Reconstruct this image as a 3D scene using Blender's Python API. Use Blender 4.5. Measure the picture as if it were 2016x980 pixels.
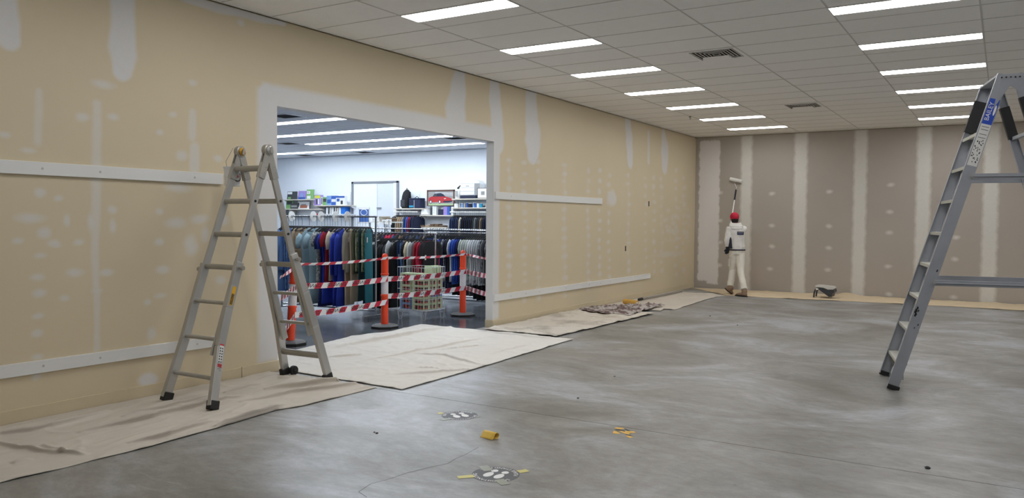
import bpy, bmesh, math, random
import numpy as np
from mathutils import Vector, Matrix, noise as mnoise
random.seed(7); rng = np.random.RandomState(5)
for o in list(bpy.data.objects): bpy.data.objects.remove(o)
SC = bpy.context.scene; COL = SC.collection
V = Vector
# ------------------------------------------------------------------ camera
F_PX, YAW, PITCH, ROLL, EYE = 1559.9, 0.55584, 0.03527, 0.00801, 1.535
HC, XW, DEP = 3.535, -6.225, 18.20           # ceiling height, tan wall plane, back wall plane
OY1, OY2, OH, TH = 5.537, 9.510, 2.668, 0.126   # opening in the tan wall
_cy, _sy, _cp, _sp = math.cos(YAW), math.sin(YAW), math.cos(PITCH), math.sin(PITCH)
_f = V((-_sy*_cp, _cy*_cp, -_sp)); _r0 = V((_cy, _sy, 0)); _u0 = _r0.cross(_f)
_r = _r0*math.cos(ROLL) + _u0*math.sin(ROLL); _u = -_r0*math.sin(ROLL) + _u0*math.cos(ROLL)
EYEV = V((0, 0, EYE))
cd = bpy.data.cameras.new('camera'); cam = bpy.data.objects.new('camera', cd); COL.objects.link(cam)
cd.sensor_width = 36; cd.lens = F_PX/2016*36; cd.clip_start = 0.05; cd.clip_end = 200
m3 = Matrix((_r, _u, -_f)).transposed()
cam.matrix_world = Matrix.Translation(EYEV) @ m3.to_4x4()
SC.camera = cam
def ray(x, y): return _f + _r*((x-1008)/F_PX) - _u*((y-490)/F_PX)
def onz(x, y, z=0.0): d = ray(x, y); return EYEV + d*((z-EYE)/d.z)
def onx(x, y, X): d = ray(x, y); return EYEV + d*(X/d.x)
def ony(x, y, Y): d = ray(x, y); return EYEV + d*(Y/d.y)
def onpl(x, y, P, N): d = ray(x, y); return EYEV + d*((P-EYEV).dot(N)/d.dot(N))
def pix(P):
    d = V(P)-EYEV; z = d.dot(_f); return (1008+F_PX*d.dot(_r)/z, 490-F_PX*d.dot(_u)/z, z)
# ------------------------------------------------------------------ world, exposure, light levels
W = bpy.data.worlds.new('world'); SC.world = W; W.use_nodes = True
W.node_tree.nodes['Background'].inputs[0].default_value = (0.6, 0.7, 0.9, 1)
W.node_tree.nodes['Background'].inputs[1].default_value = 0.0
SC.view_settings.view_transform = 'Standard'; SC.view_settings.look = 'None'
SC.view_settings.gamma = 1; SC.view_settings.use_curve_mapping = False
SC.view_settings.exposure = 0.36
ROOM_LAMP, SHOP_LAMP = 12.0, 16.5             # radiance of the ceiling lamps
LIGHT_X, LIGHT_Y0, LIGHT_S, LIGHT_W = (-5.079, -1.447, 2.185), 6.072, 1.789, 0.275
SHOP_X0, XR, YF = -21.0, 7.6, -3.4           # far end of the shop, right wall, front wall
# ------------------------------------------------------------------ materials
MATS = {}
def lin(c):
    return tuple(((v/255)/12.92 if v/255 <= 0.04045 else (((v/255)+0.055)/1.055)**2.4) for v in c)
def mat(name, rgb, rough=0.6, metal=0.0, var=0.08, scale=6.0, bump=0.0, bscale=60.0, spec=0.5, alpha=1.0, trans=0.0, stretch=(1, 1, 1)):
    if name in MATS: return MATS[name]
    m = bpy.data.materials.new(name); m.use_nodes = True; nt = m.node_tree; b = nt.nodes['Principled BSDF']
    c = lin(rgb); b.inputs['Roughness'].default_value = rough; b.inputs['Metallic'].default_value = metal
    b.inputs['Specular IOR Level'].default_value = spec
    tc = nt.nodes.new('ShaderNodeTexCoord'); mp = nt.nodes.new('ShaderNodeMapping'); mp.inputs['Scale'].default_value = stretch
    nt.links.new(tc.outputs['Object'], mp.inputs['Vector'])
    n = nt.nodes.new('ShaderNodeTexNoise'); n.inputs['Scale'].default_value = scale; n.inputs['Detail'].default_value = 4
    nt.links.new(mp.outputs[0], n.inputs['Vector'])
    mx = nt.nodes.new('ShaderNodeMix'); mx.data_type = 'RGBA'
    mx.inputs[6].default_value = (*[v*(1-var) for v in c], 1); mx.inputs[7].default_value = (*[min(1, v*(1+var)) for v in c], 1)
    nt.links.new(n.outputs['Fac'], mx.inputs[0]); nt.links.new(mx.outputs[2], b.inputs['Base Color'])
    if bump:
        n2 = nt.nodes.new('ShaderNodeTexNoise'); n2.inputs['Scale'].default_value = bscale; n2.inputs['Detail'].default_value = 3
        nt.links.new(mp.outputs[0], n2.inputs['Vector'])
        bp = nt.nodes.new('ShaderNodeBump'); bp.inputs['Strength'].default_value = bump; bp.inputs['Distance'].default_value = 0.01
        nt.links.new(n2.outputs['Fac'], bp.inputs['Height']); nt.links.new(bp.outputs[0], b.inputs['Normal'])
    if alpha < 1: b.inputs['Alpha'].default_value = alpha
    if trans: b.inputs['Transmission Weight'].default_value = trans
    MATS[name] = m; return m
def emit(name, rgb, s):
    m = bpy.data.materials.new(name); m.use_nodes = True; nt = m.node_tree; nt.nodes.clear()
    e = nt.nodes.new('ShaderNodeEmission'); e.inputs[0].default_value = (*rgb, 1); e.inputs[1].default_value = s
    o = nt.nodes.new('ShaderNodeOutputMaterial'); nt.links.new(e.outputs[0], o.inputs[0]); MATS[name] = m; return m
def wall_mat(name, base, fill, paint=None):
    """painted board; mesh attribute 'filler' says where joint compound lies, 'coat' where fresh paint lies"""
    m = bpy.data.materials.new(name); m.use_nodes = True; nt = m.node_tree; b = nt.nodes['Principled BSDF']
    tc = nt.nodes.new('ShaderNodeTexCoord')
    def nz(scale, det, vec=None):
        n = nt.nodes.new('ShaderNodeTexNoise'); n.inputs['Scale'].default_value = scale; n.inputs['Detail'].default_value = det
        nt.links.new(tc.outputs['Object'], n.inputs['Vector']); return n
    def mix(f, a, c):
        x = nt.nodes.new('ShaderNodeMix'); x.data_type = 'RGBA'
        for i, s in ((0, f), (6, a), (7, c)):
            if isinstance(s, (tuple, list)): x.inputs[i].default_value = (*s, 1)
            else: nt.links.new(s, x.inputs[i])
        return x.outputs[2]
    L = lin(base)
    c = mix(nz(0.7, 5).outputs['Fac'], [v*0.93 for v in L], [v*1.07 for v in L])
    def masked(attr, cin, col, amt):
        a = nt.nodes.new('ShaderNodeAttribute'); a.attribute_name = attr
        n = nz(24, 4); s = nt.nodes.new('ShaderNodeMath'); s.operation = 'SUBTRACT'; nt.links.new(n.outputs['Fac'], s.inputs[0]); s.inputs[1].default_value = 0.5
        k = nt.nodes.new('ShaderNodeMath'); k.operation = 'MULTIPLY_ADD'; nt.links.new(s.outputs[0], k.inputs[0]); k.inputs[1].default_value = amt
        nt.links.new(a.outputs['Fac'], k.inputs[2])
        g = nt.nodes.new('ShaderNodeMath'); g.operation = 'MULTIPLY'; g.use_clamp = True   # noise only where there is filler
        st = nt.nodes.new('ShaderNodeMath'); st.operation = 'MULTIPLY'; st.use_clamp = True; st.inputs[1].default_value = 6
        nt.links.new(a.outputs['Fac'], st.inputs[0]); nt.links.new(k.outputs[0], g.inputs[0]); nt.links.new(st.outputs[0], g.inputs[1])
        return mix(g.outputs[0], cin, col)
    c = masked('filler', c, lin(fill), 0.25)
    if paint: c = masked('coat', c, lin(paint), 0.06)
    nt.links.new(c, b.inputs['Base Color']); b.inputs['Roughness'].default_value = 0.62
    n = nz(180, 2); bp = nt.nodes.new('ShaderNodeBump'); bp.inputs['Strength'].default_value = 0.08; bp.inputs['Distance'].default_value = 0.004
    nt.links.new(n.outputs['Fac'], bp.inputs['Height']); nt.links.new(bp.outputs[0], b.inputs['Normal'])
    MATS[name] = m; return m
def floor_mat(name, c0, c1, c2, rough, spec=0.5):
    m = bpy.data.materials.new(name); m.use_nodes = True; nt = m.node_tree; b = nt.nodes['Principled BSDF']
    tc = nt.nodes.new('ShaderNodeTexCoord')
    def nz(scale, det, st, rg=0.5, dist=0.0):
        mp = nt.nodes.new('ShaderNodeMapping'); mp.inputs['Scale'].default_value = st; mp.inputs['Rotation'].default_value = (0, 0, 0.5)
        nt.links.new(tc.outputs['Object'], mp.inputs['Vector'])
        n = nt.nodes.new('ShaderNodeTexNoise'); n.inputs['Scale'].default_value = scale; n.inputs['Detail'].default_value = det
        n.inputs['Roughness'].default_value = rg; n.inputs['Distortion'].default_value = dist
        nt.links.new(mp.outputs[0], n.inputs['Vector']); return n.outputs['Fac']
    def ramp(f, stops):
        r = nt.nodes.new('ShaderNodeValToRGB'); e = r.color_ramp.elements
        while len(e) < len(stops): e.new(0.5)
        for i, (p, c) in enumerate(stops): e[i].position = p; e[i].color = (*c, 1) if isinstance(c, tuple) else (c, c, c, 1)
        nt.links.new(f, r.inputs[0]); return r.outputs[0]
    def mix(f, a, c, bt='MIX'):
        x = nt.nodes.new('ShaderNodeMix'); x.data_type = 'RGBA'; x.blend_type = bt
        for i, s in ((0, f), (6, a), (7, c)):
            if isinstance(s, tuple): x.inputs[i].default_value = (*s, 1)
            elif isinstance(s, float): x.inputs[i].default_value = s
            else: nt.links.new(s, x.inputs[i])
        return x.outputs[2]
    base = ramp(nz(0.7, 8, (0.85, 1.15, 1), 0.66, 0.9), [(0.34, lin(c0)), (0.50, lin(c1)), (0.62, lin(c2))])
    fine = ramp(nz(9, 10, (0.75, 1.3, 1), 0.8), [(0.34, 0.76), (0.66, 1.16)])
    c = mix(1.0, base, fine, 'MULTIPLY')
    sc = ramp(nz(1.7, 10, (0.5, 1.5, 1), 0.8, 0.5), [(0.59, 0.0), (0.66, 0.55)])   # pale trowel scuffs
    c = mix(sc, c, lin((176, 178, 180)))
    sp = ramp(nz(55, 2, (1, 1, 1)), [(0.745, 0.0), (0.77, 0.8)])
    c = mix(sp, c, lin((205, 205, 202)))
    dk = ramp(nz(16, 2, (1, 1, 1)), [(0.765, 0.0), (0.80, 0.7)])
    c = mix(dk, c, lin((70, 70, 70)))
    nt.links.new(c, b.inputs['Base Color'])
    rr = ramp(nz(0.9, 5, (0.7, 1.5, 1), 0.6), [(0.3, rough), (0.7, rough+0.16)])
    nt.links.new(rr, b.inputs['Roughness']); b.inputs['Specular IOR Level'].default_value = spec
    bp = nt.nodes.new('ShaderNodeBump'); bp.inputs['Strength'].default_value = 0.05; bp.inputs['Distance'].default_value = 0.004
    nt.links.new(nz(30, 4, (1, 1, 1)), bp.inputs['Height']); nt.links.new(bp.outputs[0], b.inputs['Normal'])
    MATS[name] = m; return m
M = MATS
wall_mat('tan_wall', (214, 200, 171), (219, 219, 220))
wall_mat('taupe_board', (174, 166, 157), (218, 216, 210), (226, 223, 221))
mat('white_paint', (226, 226, 224), 0.55, var=0.03); mat('skirting_tan', (210, 196, 166), 0.5, var=0.04)
mat('shop_white', (232, 238, 246), 0.6, var=0.02); mat('batten_white', (228, 229, 228), 0.5, var=0.03, scale=3)
mat('tile', (245, 243, 240), 0.85, var=0.03, scale=14, bump=0.15, bscale=90); mat('tbar', (204, 201, 196), 0.6, var=0.03)
mat('dark_gap', (38, 34, 30), 0.9); mat('shop_tile', (236, 238, 244), 0.8, var=0.02)
floor_mat('concrete', (118, 116, 110), (143, 142, 139), (168, 171, 176), 0.30)
floor_mat('shop_concrete', (72, 75, 80), (86, 89, 95), (100, 104, 112), 0.12)
emit('room_lamp', (1.0, 0.992, 0.98), ROOM_LAMP); emit('shop_lamp', (0.84, 0.92, 1.0), SHOP_LAMP)
mat('white_metal', (214, 214, 210), 0.4); mat('black_rubber', (26, 26, 27), 0.6); mat('chrome', (190, 192, 195), 0.25, 1.0, var=0.05)
mat('alu', (188, 187, 184), 0.36, 0.62, var=0.14, scale=9, bump=0.06, bscale=40, stretch=(1, 1, .25)); mat('alu_dull', (170, 168, 162), 0.45, 0.6, var=0.16, scale=12)
mat('alu_grey', (164, 168, 176), 0.48, 0.35, var=0.15, scale=7); mat('alu_step', (198, 197, 188), 0.5, 0.45, var=0.12)
mat('black_tape', (30, 31, 33), 0.55); mat('brass', (186, 142, 52), 0.4, 0.6); mat('label_yellow', (232, 176, 30), 0.5); mat('label_red', (205, 62, 70), 0.5)
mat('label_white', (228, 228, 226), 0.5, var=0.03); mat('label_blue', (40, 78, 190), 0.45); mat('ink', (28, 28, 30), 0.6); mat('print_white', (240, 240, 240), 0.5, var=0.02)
mat('cloth_cream', (204, 196, 185), 0.9, var=0.06, scale=5, bump=0.25, bscale=300); mat('cloth_white', (224, 220, 213), 0.9, var=0.04, scale=5, bump=0.25, bscale=300)
mat('cloth_tan', (214, 196, 166), 0.9, var=0.07, scale=4, bump=0.2, bscale=300); mat('cloth_grey', (170, 160, 155), 0.9, var=0.1)
mat('orange', (246, 78, 42), 0.45, var=0.04); mat('reflect_white', (226, 220, 224), 0.4, var=0.05); mat('base_top', (100, 102, 104), 0.7, var=0.15, scale=20)
def two_tone(name, a, b, scale, lo, hi, rough=0.9, detail=5, stretch=(1, 1, 1)):
    m = mat(name, a, rough); nt = m.node_tree; n = [x for x in nt.nodes if x.type == 'TEX_NOISE'][0]; mx = [x for x in nt.nodes if x.type == 'MIX'][0]
    n.inputs['Scale'].default_value = scale; n.inputs['Detail'].default_value = detail
    [x for x in nt.nodes if x.type == 'MAPPING'][0].inputs['Scale'].default_value = stretch
    mr = nt.nodes.new('ShaderNodeMapRange'); mr.inputs[1].default_value = lo; mr.inputs[2].default_value = hi; nt.links.new(n.outputs['Fac'], mr.inputs[0]); nt.links.new(mr.outputs[0], mx.inputs[0])
    mx.inputs[6].default_value = (*lin(a), 1); mx.inputs[7].default_value = (*lin(b), 1); return m
mat('screw_fill', (188, 188, 186), .6); mat('frame_grey', (132, 136, 144), .5); mat('door_pale', (214, 220, 228), .5, var=.02); mat('poster_blue', (70, 104, 170), .5, var=.06); mat('shelf_ply', (214, 206, 192), .6, var=.05); mat('shelf_white', (228, 230, 232), .5, var=.02)
two_tone('cloth_dirty', (214, 207, 196), (158, 150, 138), 1.6, .50, .72); two_tone('rag_mottled', (190, 184, 180), (112, 92, 90), 9, .42, .58)
two_tone('denim', (70, 98, 150), (104, 138, 190), 30, .4, .6); two_tone('grey_pattern', (120, 122, 122), (190, 192, 190), 26, .45, .55); two_tone('green_print', (120, 132, 100), (164, 170, 140), 24, .45, .55)
two_tone('navy_dots', (30, 40, 92), (180, 190, 215), 16, .66, .70); two_tone('check_grey', (88, 90, 96), (178, 182, 188), 40, .45, .55, stretch=(1, 1, .3)); two_tone('stripe_green', (200, 206, 200), (90, 130, 112), 34, .55, .6, stretch=(1, 1, .15)); two_tone('stripe_grey', (214, 216, 220), (120, 124, 132), 34, .52, .6, stretch=(1, 1, .15))
# ------------------------------------------------------------------ mesh helpers
class MB:
    def __init__(s): s.v = []; s.f = []; s.mi = []; s.cm = 0
    def add(s, vs, fs):
        k = len(s.v); s.v += [tuple(v) for v in vs]; s.f += [tuple(i+k for i in f) for f in fs]; s.mi += [s.cm]*len(fs); return s
    def obox(s, c, ax, ay, az):
        c, ax, ay, az = V(c), V(ax), V(ay), V(az)
        vs = [c+ax*i+ay*j+az*k for i in (-1, 1) for j in (-1, 1) for k in (-1, 1)]
        fs = [(0, 1, 3, 2), (4, 6, 7, 5), (0, 4, 5, 1), (2, 3, 7, 6), (0, 2, 6, 4), (1, 5, 7, 3)]
        if ax.cross(ay).dot(az) < 0: fs = [f[::-1] for f in fs]
        return s.add(vs, fs)
    def box(s, x0, x1, y0, y1, z0, z1):
        return s.obox(((x0+x1)/2, (y0+y1)/2, (z0+z1)/2), (abs(x1-x0)/2, 0, 0), (0, abs(y1-y0)/2, 0), (0, 0, abs(z1-z0)/2))
    def beam(s, p, q, w, d, side):
        """box from p to q, w wide along side, d deep across"""
        p, q, side = V(p), V(q), V(side); a = (q-p); an = a.normalized(); sd = (side - an*side.dot(an)).normalized(); up = an.cross(sd)
        return s.obox((p+q)/2, a/2, sd*w/2, up*d/2)
    def prof(s, p, q, pts, side):
        """extrude a closed 2D profile (side, up) from p to q"""
        p, q, side = V(p), V(q), V(side); a = (q-p).normalized(); sd = (side - a*side.dot(a)).normalized(); up = a.cross(sd); n = len(pts)
        vs = [e+sd*x+up*y for e in (p, q) for x, y in pts]
        fs = [(i, (i+1) % n, n+(i+1) % n, n+i) for i in range(n)] + [tuple(range(n))[::-1], tuple(range(n, 2*n))]
        return s.add(vs, fs)
    def tube(s, pts, r, n=8, caps=True, closed=False):
        pts = [V(p) for p in pts]; m = len(pts); rs = r if isinstance(r, (list, tuple)) else [r]*m; vs = []; fs = []
        prev = None
        for i, p in enumerate(pts):
            if closed: t = (pts[(i+1) % m]-pts[i-1]).normalized()
            else: t = (pts[min(i+1, m-1)]-pts[max(i-1, 0)]).normalized()
            if prev is None:
                a = V((0, 0, 1)) if abs(t.z) < 0.9 else V((1, 0, 0)); x = t.cross(a).normalized()
            else:
                x = prev - t*prev.dot(t); x = x.normalized() if x.length > 1e-6 else t.orthogonal().normalized()
            prev = x; y = t.cross(x)
            for k in range(n):
                a = 2*math.pi*k/n; rr = rs[i]
                rx, ry = rr if isinstance(rr, tuple) else (rr, rr)
                vs.append(p + x*(rx*math.cos(a)) + y*(ry*math.sin(a)))
        for i in range(m if closed else m-1):
            for k in range(n):
                j = (i+1) % m; fs.append((i*n+k, i*n+(k+1) % n, j*n+(k+1) % n, j*n+k))
        if caps and not closed: fs += [tuple(range(n))[::-1], tuple(range((m-1)*n, m*n))]
        return s.add(vs, fs)
    def lathe(s, c, prof, n=20, axis=(0, 0, 1), xa=None):
        c = V(c); a = V(axis).normalized(); x = V(xa).normalized() if xa else a.orthogonal().normalized(); y = a.cross(x); vs = []; fs = []; m = len(prof)
        for r, h in prof:
            for k in range(n): t = 2*math.pi*k/n; vs.append(c + a*h + x*(r*math.cos(t)) + y*(r*math.sin(t)))
        for i in range(m-1):
            for k in range(n): fs.append((i*n+k, i*n+(k+1) % n, (i+1)*n+(k+1) % n, (i+1)*n+k))
        fs += [tuple(range(n))[::-1], tuple(range((m-1)*n, m*n))]
        return s.add(vs, fs)
    def plate(s, pts, nrm, th):
        """flat polygon with thickness"""
        nrm = V(nrm).normalized()*th; n = len(pts); vs = [V(p) for p in pts] + [V(p)+nrm for p in pts]
        return s.add(vs, [tuple(range(n))[::-1], tuple(range(n, 2*n))] + [(i, (i+1) % n, n+(i+1) % n, n+i) for i in range(n)])
    def quad(s, a, b, c, d): return s.add([a, b, c, d], [(0, 1, 2, 3)])
    def mesh(s, name, mats, smooth=False):
        me = bpy.data.meshes.new(name); me.from_pydata(s.v, [], s.f)
        for q in (mats if isinstance(mats, (list, tuple)) else [mats]): me.materials.append(M[q] if isinstance(q, str) else q)
        if any(s.mi): me.polygons.foreach_set('material_index', s.mi)
        bm = bmesh.new(); bm.from_mesh(me); bmesh.ops.recalc_face_normals(bm, faces=bm.faces); bm.to_mesh(me); bm.free()
        if smooth: me.polygons.foreach_set('use_smooth', [True]*len(me.polygons))
        me.update(); return me
    def build(s, name, mats, parent=None, smooth=False, bevel=0.0, at=None):
        if at is not None:      # keep mesh data relative to the thing's own base
            at = V(at); s.v = [tuple(V(v)-at) for v in s.v]
        o = bpy.data.objects.new(name, s.mesh(name, mats, smooth)); COL.objects.link(o)
        if at is not None: o.location = at
        if parent: o.parent = parent
        if bevel:
            b = o.modifiers.new('bevel', 'BEVEL'); b.width = bevel; b.segments = 2; b.limit_method = 'ANGLE'
        return o
def smooth_angle(o, deg=40):
    o.data.polygons.foreach_set('use_smooth', [True]*len(o.data.polygons))
    try: o.data.set_sharp_from_angle(angle=math.radians(deg))
    except Exception: pass
def tag(o, label, cat, group=None):
    o['label'] = label; o['category'] = cat
    if group: o['group'] = group
    return o
def empty(name, loc=(0, 0, 0)):
    o = bpy.data.objects.new(name, None); COL.objects.link(o); o.location = loc; o.empty_display_size = .1; return o
class Thing:
    """an Empty at the thing's base; parts are given in world coordinates and stored relative to it"""
    def __init__(s, name, base, label, cat, group=None):
        s.base = V(base); s.o = tag(empty(name, base), label, cat, group)
    def part(s, name, mb, mats, parent=None, smooth=False, bevel=0.0, sharp=None):
        mb.v = [tuple(V(v)-s.base) for v in mb.v]
        o = mb.build(name, mats, parent or s.o, smooth, bevel)
        if sharp: smooth_angle(o, sharp)
        return o
def struct(o): o['kind'] = 'structure'; return o
def stuff(o): o['kind'] = 'stuff'; return o
def link_copy(me, name, parent=None, loc=(0, 0, 0), rot=None, scale=None):
    o = bpy.data.objects.new(name, me); COL.objects.link(o); o.location = loc
    if rot: o.rotation_euler = rot
    if scale: o.scale = scale
    if parent: o.parent = parent
    return o
_TX = {}
def text2d(s, size=1.0):
    """flat triangles of a word: list of (x,y), faces, width"""
    k = (s, size)
    if k in _TX: return _TX[k]
    cu = bpy.data.curves.new('lettering', 'FONT'); cu.body = s; cu.size = size; cu.resolution_u = 2; cu.align_x = 'CENTER'; cu.align_y = 'CENTER'
    o = bpy.data.objects.new('lettering', cu); COL.objects.link(o); bpy.context.view_layer.update()
    me = o.evaluated_get(bpy.context.evaluated_depsgraph_get()).to_mesh()
    vs = [(v.co.x, v.co.y) for v in me.vertices]; fs = [tuple(p.vertices) for p in me.polygons]
    bpy.data.objects.remove(o); bpy.data.curves.remove(cu)
    _TX[k] = (vs, fs); return _TX[k]
def put_text(mb, s, size, fn):
    vs, fs = text2d(s, size); mb.add([fn(x, y) for x, y in vs], fs)
# ================================================================== STRUCTURE
# ---- filler fields, evaluated on a fine grid of wall coordinates
class Field:
    def __init__(s, U, Z): s.U, s.Z = np.meshgrid(U, Z); s.a = np.zeros_like(s.U); s.u = U; s.z = Z
    def _win(s, u0, u1, z0, z1):
        i0, i1 = np.searchsorted(s.u, (u0, u1)); j0, j1 = np.searchsorted(s.z, (z0, z1)); return slice(j0, j1+1), slice(i0, i1+1)
    def _wob(s, U, Z, k): return 0.5*np.sin(U*k*1.0+Z*k*0.6+1.3)+0.5*np.sin(Z*k*1.3-U*k*0.7)
    def blob(s, u, z, ru, rz, al=0.8, soft=0.7):
        w = s._win(u-ru*1.4, u+ru*1.4, z-rz*1.4, z+rz*1.4); U, Z = s.U[w], s.Z[w]
        if not U.size: return
        d = np.sqrt(((U-u)/ru)**2+((Z-z)/rz)**2) + 0.10*s._wob(U, Z, 9/max(ru, rz)**.5)
        s.a[w] = np.maximum(s.a[w], al*np.clip((1.08-d)/soft, 0, 1))
    def stroke(s, pts, al=0.8, soft=0.35, wob=0.08):
        """pts: (u, z, half width)"""
        for (u0, z0, r0), (u1, z1, r1) in zip(pts, pts[1:]):
            R = max(r0, r1)*1.4
            w = s._win(min(u0, u1)-R, max(u0, u1)+R, min(z0, z1)-R, max(z0, z1)+R); U, Z = s.U[w], s.Z[w]
            if not U.size: continue
            du, dz = u1-u0, z1-z0; t = np.clip(((U-u0)*du+(Z-z0)*dz)/(du*du+dz*dz+1e-9), 0, 1)
            r = r0+(r1-r0)*t; d = np.hypot(U-u0-du*t, Z-z0-dz*t)/r + wob*s._wob(U, Z, 14)
            s.a[w] = np.maximum(s.a[w], al*np.clip((1.05-d)/soft, 0, 1))
    def rect(s, u0, u1, z0, z1, al=0.95, soft=0.03, rag=0.0):
        U, Z = s.U, s.Z; n = rag*s._wob(U, Z, 22)+rag*0.7*s._wob(U*1.7, Z*2.1, 47)
        d = np.minimum(np.minimum(U-u0, u1-U), np.minimum(Z-z0, z1-Z)) + n
        s.a = np.maximum(s.a, al*np.clip(d/soft+0.5, 0, 1))
def grid_wall(name, P, U, Z, hole, fields, mname):
    """P(u,z)->xyz arrays; hole(u,z)->bool array of removed cells; returns the object"""
    UU, ZZ = np.meshgrid(U, Z); xyz = P(UU, ZZ).reshape(-1, 3); nu, nz = len(U), len(Z)
    idx = np.arange(nu*nz).reshape(nz, nu)
    q = np.stack([idx[:-1, :-1], idx[:-1, 1:], idx[1:, 1:], idx[1:, :-1]], -1).reshape(-1, 4)
    um = ((U[:-1]+U[1:])/2)[None, :]+0*Z[:-1, None]; zm = ((Z[:-1]+Z[1:])/2)[:, None]+0*U[None, :-1]
    q = q[~hole(um, zm).ravel()]
    me = bpy.data.meshes.new(name); me.vertices.add(len(xyz)); me.vertices.foreach_set('co', xyz.astype(np.float32).ravel())
    me.loops.add(q.size); me.loops.foreach_set('vertex_index', q.astype(np.int32).ravel())
    me.polygons.add(len(q)); me.polygons.foreach_set('loop_start', np.arange(0, q.size, 4, dtype=np.int32)); me.polygons.foreach_set('loop_total', np.full(len(q), 4, dtype=np.int32))
    for k, a in fields.items():
        at = me.attributes.new(k, 'FLOAT', 'POINT'); at.data.foreach_set('value', a.astype(np.float32).ravel())
    me.materials.append(M[mname]); me.update(calc_edges=True); me.validate()
    o = bpy.data.objects.new(name, me); COL.objects.link(o); return o
# ---- wall_left: the tan wall with the opening
YA = np.unique(np.concatenate([np.linspace(YF, 1.4, 8), np.arange(1.4, OY1, .017), [OY1], np.linspace(OY1, OY2, 220), np.linspace(OY2, DEP, 340)]).round(5))
ZA = np.unique(np.concatenate([np.linspace(0, OH, 156), np.linspace(OH, HC-.014, 52)]).round(5))
FL = Field(YA, ZA)
def pw(x, y): p = onx(x, y, XW); return p.y, p.z
def pr(x, y, rx, ry):
    u, z = pw(x, y); u2, _ = pw(x+rx, y); _, z2 = pw(x, y+ry); return u, z, abs(u2-u), abs(z2-z)
def pblob(x, y, rx, ry, al=0.75, soft=0.75): FL.blob(*pr(x, y, rx, ry), al, soft)
def pstroke(pts, al=0.8, soft=0.35, wob=.08):
    FL.stroke([(pw(x, y)[0], pw(x, y)[1], pr(x, y, h, h)[2]) for x, y, h in pts], al, soft, wob)
pstroke([(5, -60, 30), (12, 20, 29), (18, 78, 26)], .9); pstroke([(240, -60, 27), (243, 60, 26), (243, 100, 31), (240, 138, 21)], .92, .3)
FL.stroke([(*pw(300, -30), .05), (*pw(425, 12), .065), (*pw(558, 44), .045)], .9, .3, .15); pblob(474, 45, 9, 9, .8)
FL.rect(5.29, OY1+.05, .11, OH+.14, .95, .07); FL.rect(5.36, OY2+.10, OH-.05, OH+.205, .95, .06); FL.blob(5.40, OH+.09, .11, .12, .95, .3); FL.rect(OY2-.05, OY2+.155, .11, OH+.2, .95, .05)
pstroke([(907, 138, 10), (902, 180, 17), (897, 215, 20), (897, 250, 20)], .92, .3); pstroke([(974, 165, 10), (975, 200, 13), (979, 250, 12), (981, 285, 12)], .92, .3)
pstroke([(1046, 180, 11), (1046, 215, 12), (1050, 270, 17), (1049, 300, 12), (1050, 314, 6)], .92, .3)
pstroke([(1236, 238, 6), (1239, 275, 7), (1241, 318, 6)], .85); pstroke([(1277, 262, 2.5), (1277, 318, 2.5)], .6); pstroke([(1306, 264, 4), (1309, 295, 8), (1309, 328, 6)], .85)
for a in [(204, 166, 28, 11), (163, 230, 17, 11), (222, 230, 15, 9), (56, 296, 20, 7), (380, 163, 11, 8), (340, 225, 10, 7), (314, 260, 9, 7), (357, 306, 14, 13), (429, 312, 12, 8), (10, 265, 16, 8),
          (352, 370, 30, 12), (79, 379, 15, 12), (115, 390, 12, 8), (59, 429, 36, 13), (132, 434, 8, 16), (87, 459, 18, 15), (36, 474, 15, 8), (107, 479, 16, 9), (222, 413, 12, 10), (222, 444, 8, 18), (314, 416, 10, 8),
          (347, 439, 25, 14), (393, 431, 22, 12), (439, 434, 14, 14), (314, 476, 12, 9), (156, 477, 14, 8), (375, 480, 15, 22), (181, 439, 12, 25), (79, 503, 16, 8), (110, 483, 14, 6), (74, 546, 18, 10), (79, 577, 18, 11),
          (128, 587, 13, 8), (148, 536, 22, 11), (209, 536, 18, 9), (191, 572, 14, 8), (74, 622, 16, 7), (74, 656, 15, 10), (74, 702, 15, 8), (72, 740, 12, 10), (321, 531, 18, 10), (316, 582, 15, 7), (291, 595, 9, 8),
          (298, 656, 12, 16), (378, 490, 15, 20), (434, 551, 14, 10), (404, 460, 10, 20)]: pblob(*a, al=.66)
pblob(291, 748, 22, 15, .85, .4)
pstroke([(191, 205, 11), (190, 330, 13), (188, 440, 12), (187, 500, 10), (191, 600, 8), (191, 686, 8)], .52, .6); pstroke([(77, 180, 10), (74, 280, 12)], .45, .7)
pstroke([(379, 222, 9), (378, 270, 10)], .55, .6); pstroke([(383, 290, 12), (383, 330, 12)], .6, .5)
pblob(1205, 390, 10, 18, .7, .5)
R2 = random.Random(3)
for cx, y0, y1, al in ((1002.7, 315, 600, .42), (1032.7, 320, 600, .34), (1060, 318, 600, .36), (1111.5, 325, 590, .42), (1157.8, 335, 575, .40), (1180, 335, 572, .46), (1199, 345, 560, .40), (1237, 345, 560, .36), (1271, 350, 555, .32), (1288, 350, 550, .32), (1303, 352, 548, .28), (1331, 335, 545, .30), (1346, 350, 545, .28)):
    y = y0
    while y < y1:
        pblob(cx+R2.uniform(-1.5, 1.5), y, R2.uniform(4.5, 7)*(1.1 if cx < 1150 else .75), R2.uniform(4.5, 8), 1.35*al*R2.uniform(.7, 1.15)); y += R2.uniform(15, 22)
    if cx in (1002.7, 1060, 1111.5, 1157.8, 1237, 1303): pstroke([(cx, y0+R2.uniform(0, 30), 4), (cx, y1-R2.uniform(10, 60), 4)], al*.45, .8)
for k in range(46): pblob(R2.uniform(1308, 1358), R2.uniform(385, 475), R2.uniform(3, 7), R2.uniform(3, 7), R2.uniform(.15, .38))
pblob(1318, 500, 38, 8, .36, .9); pblob(1325, 455, 16, 7, .35)
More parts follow.
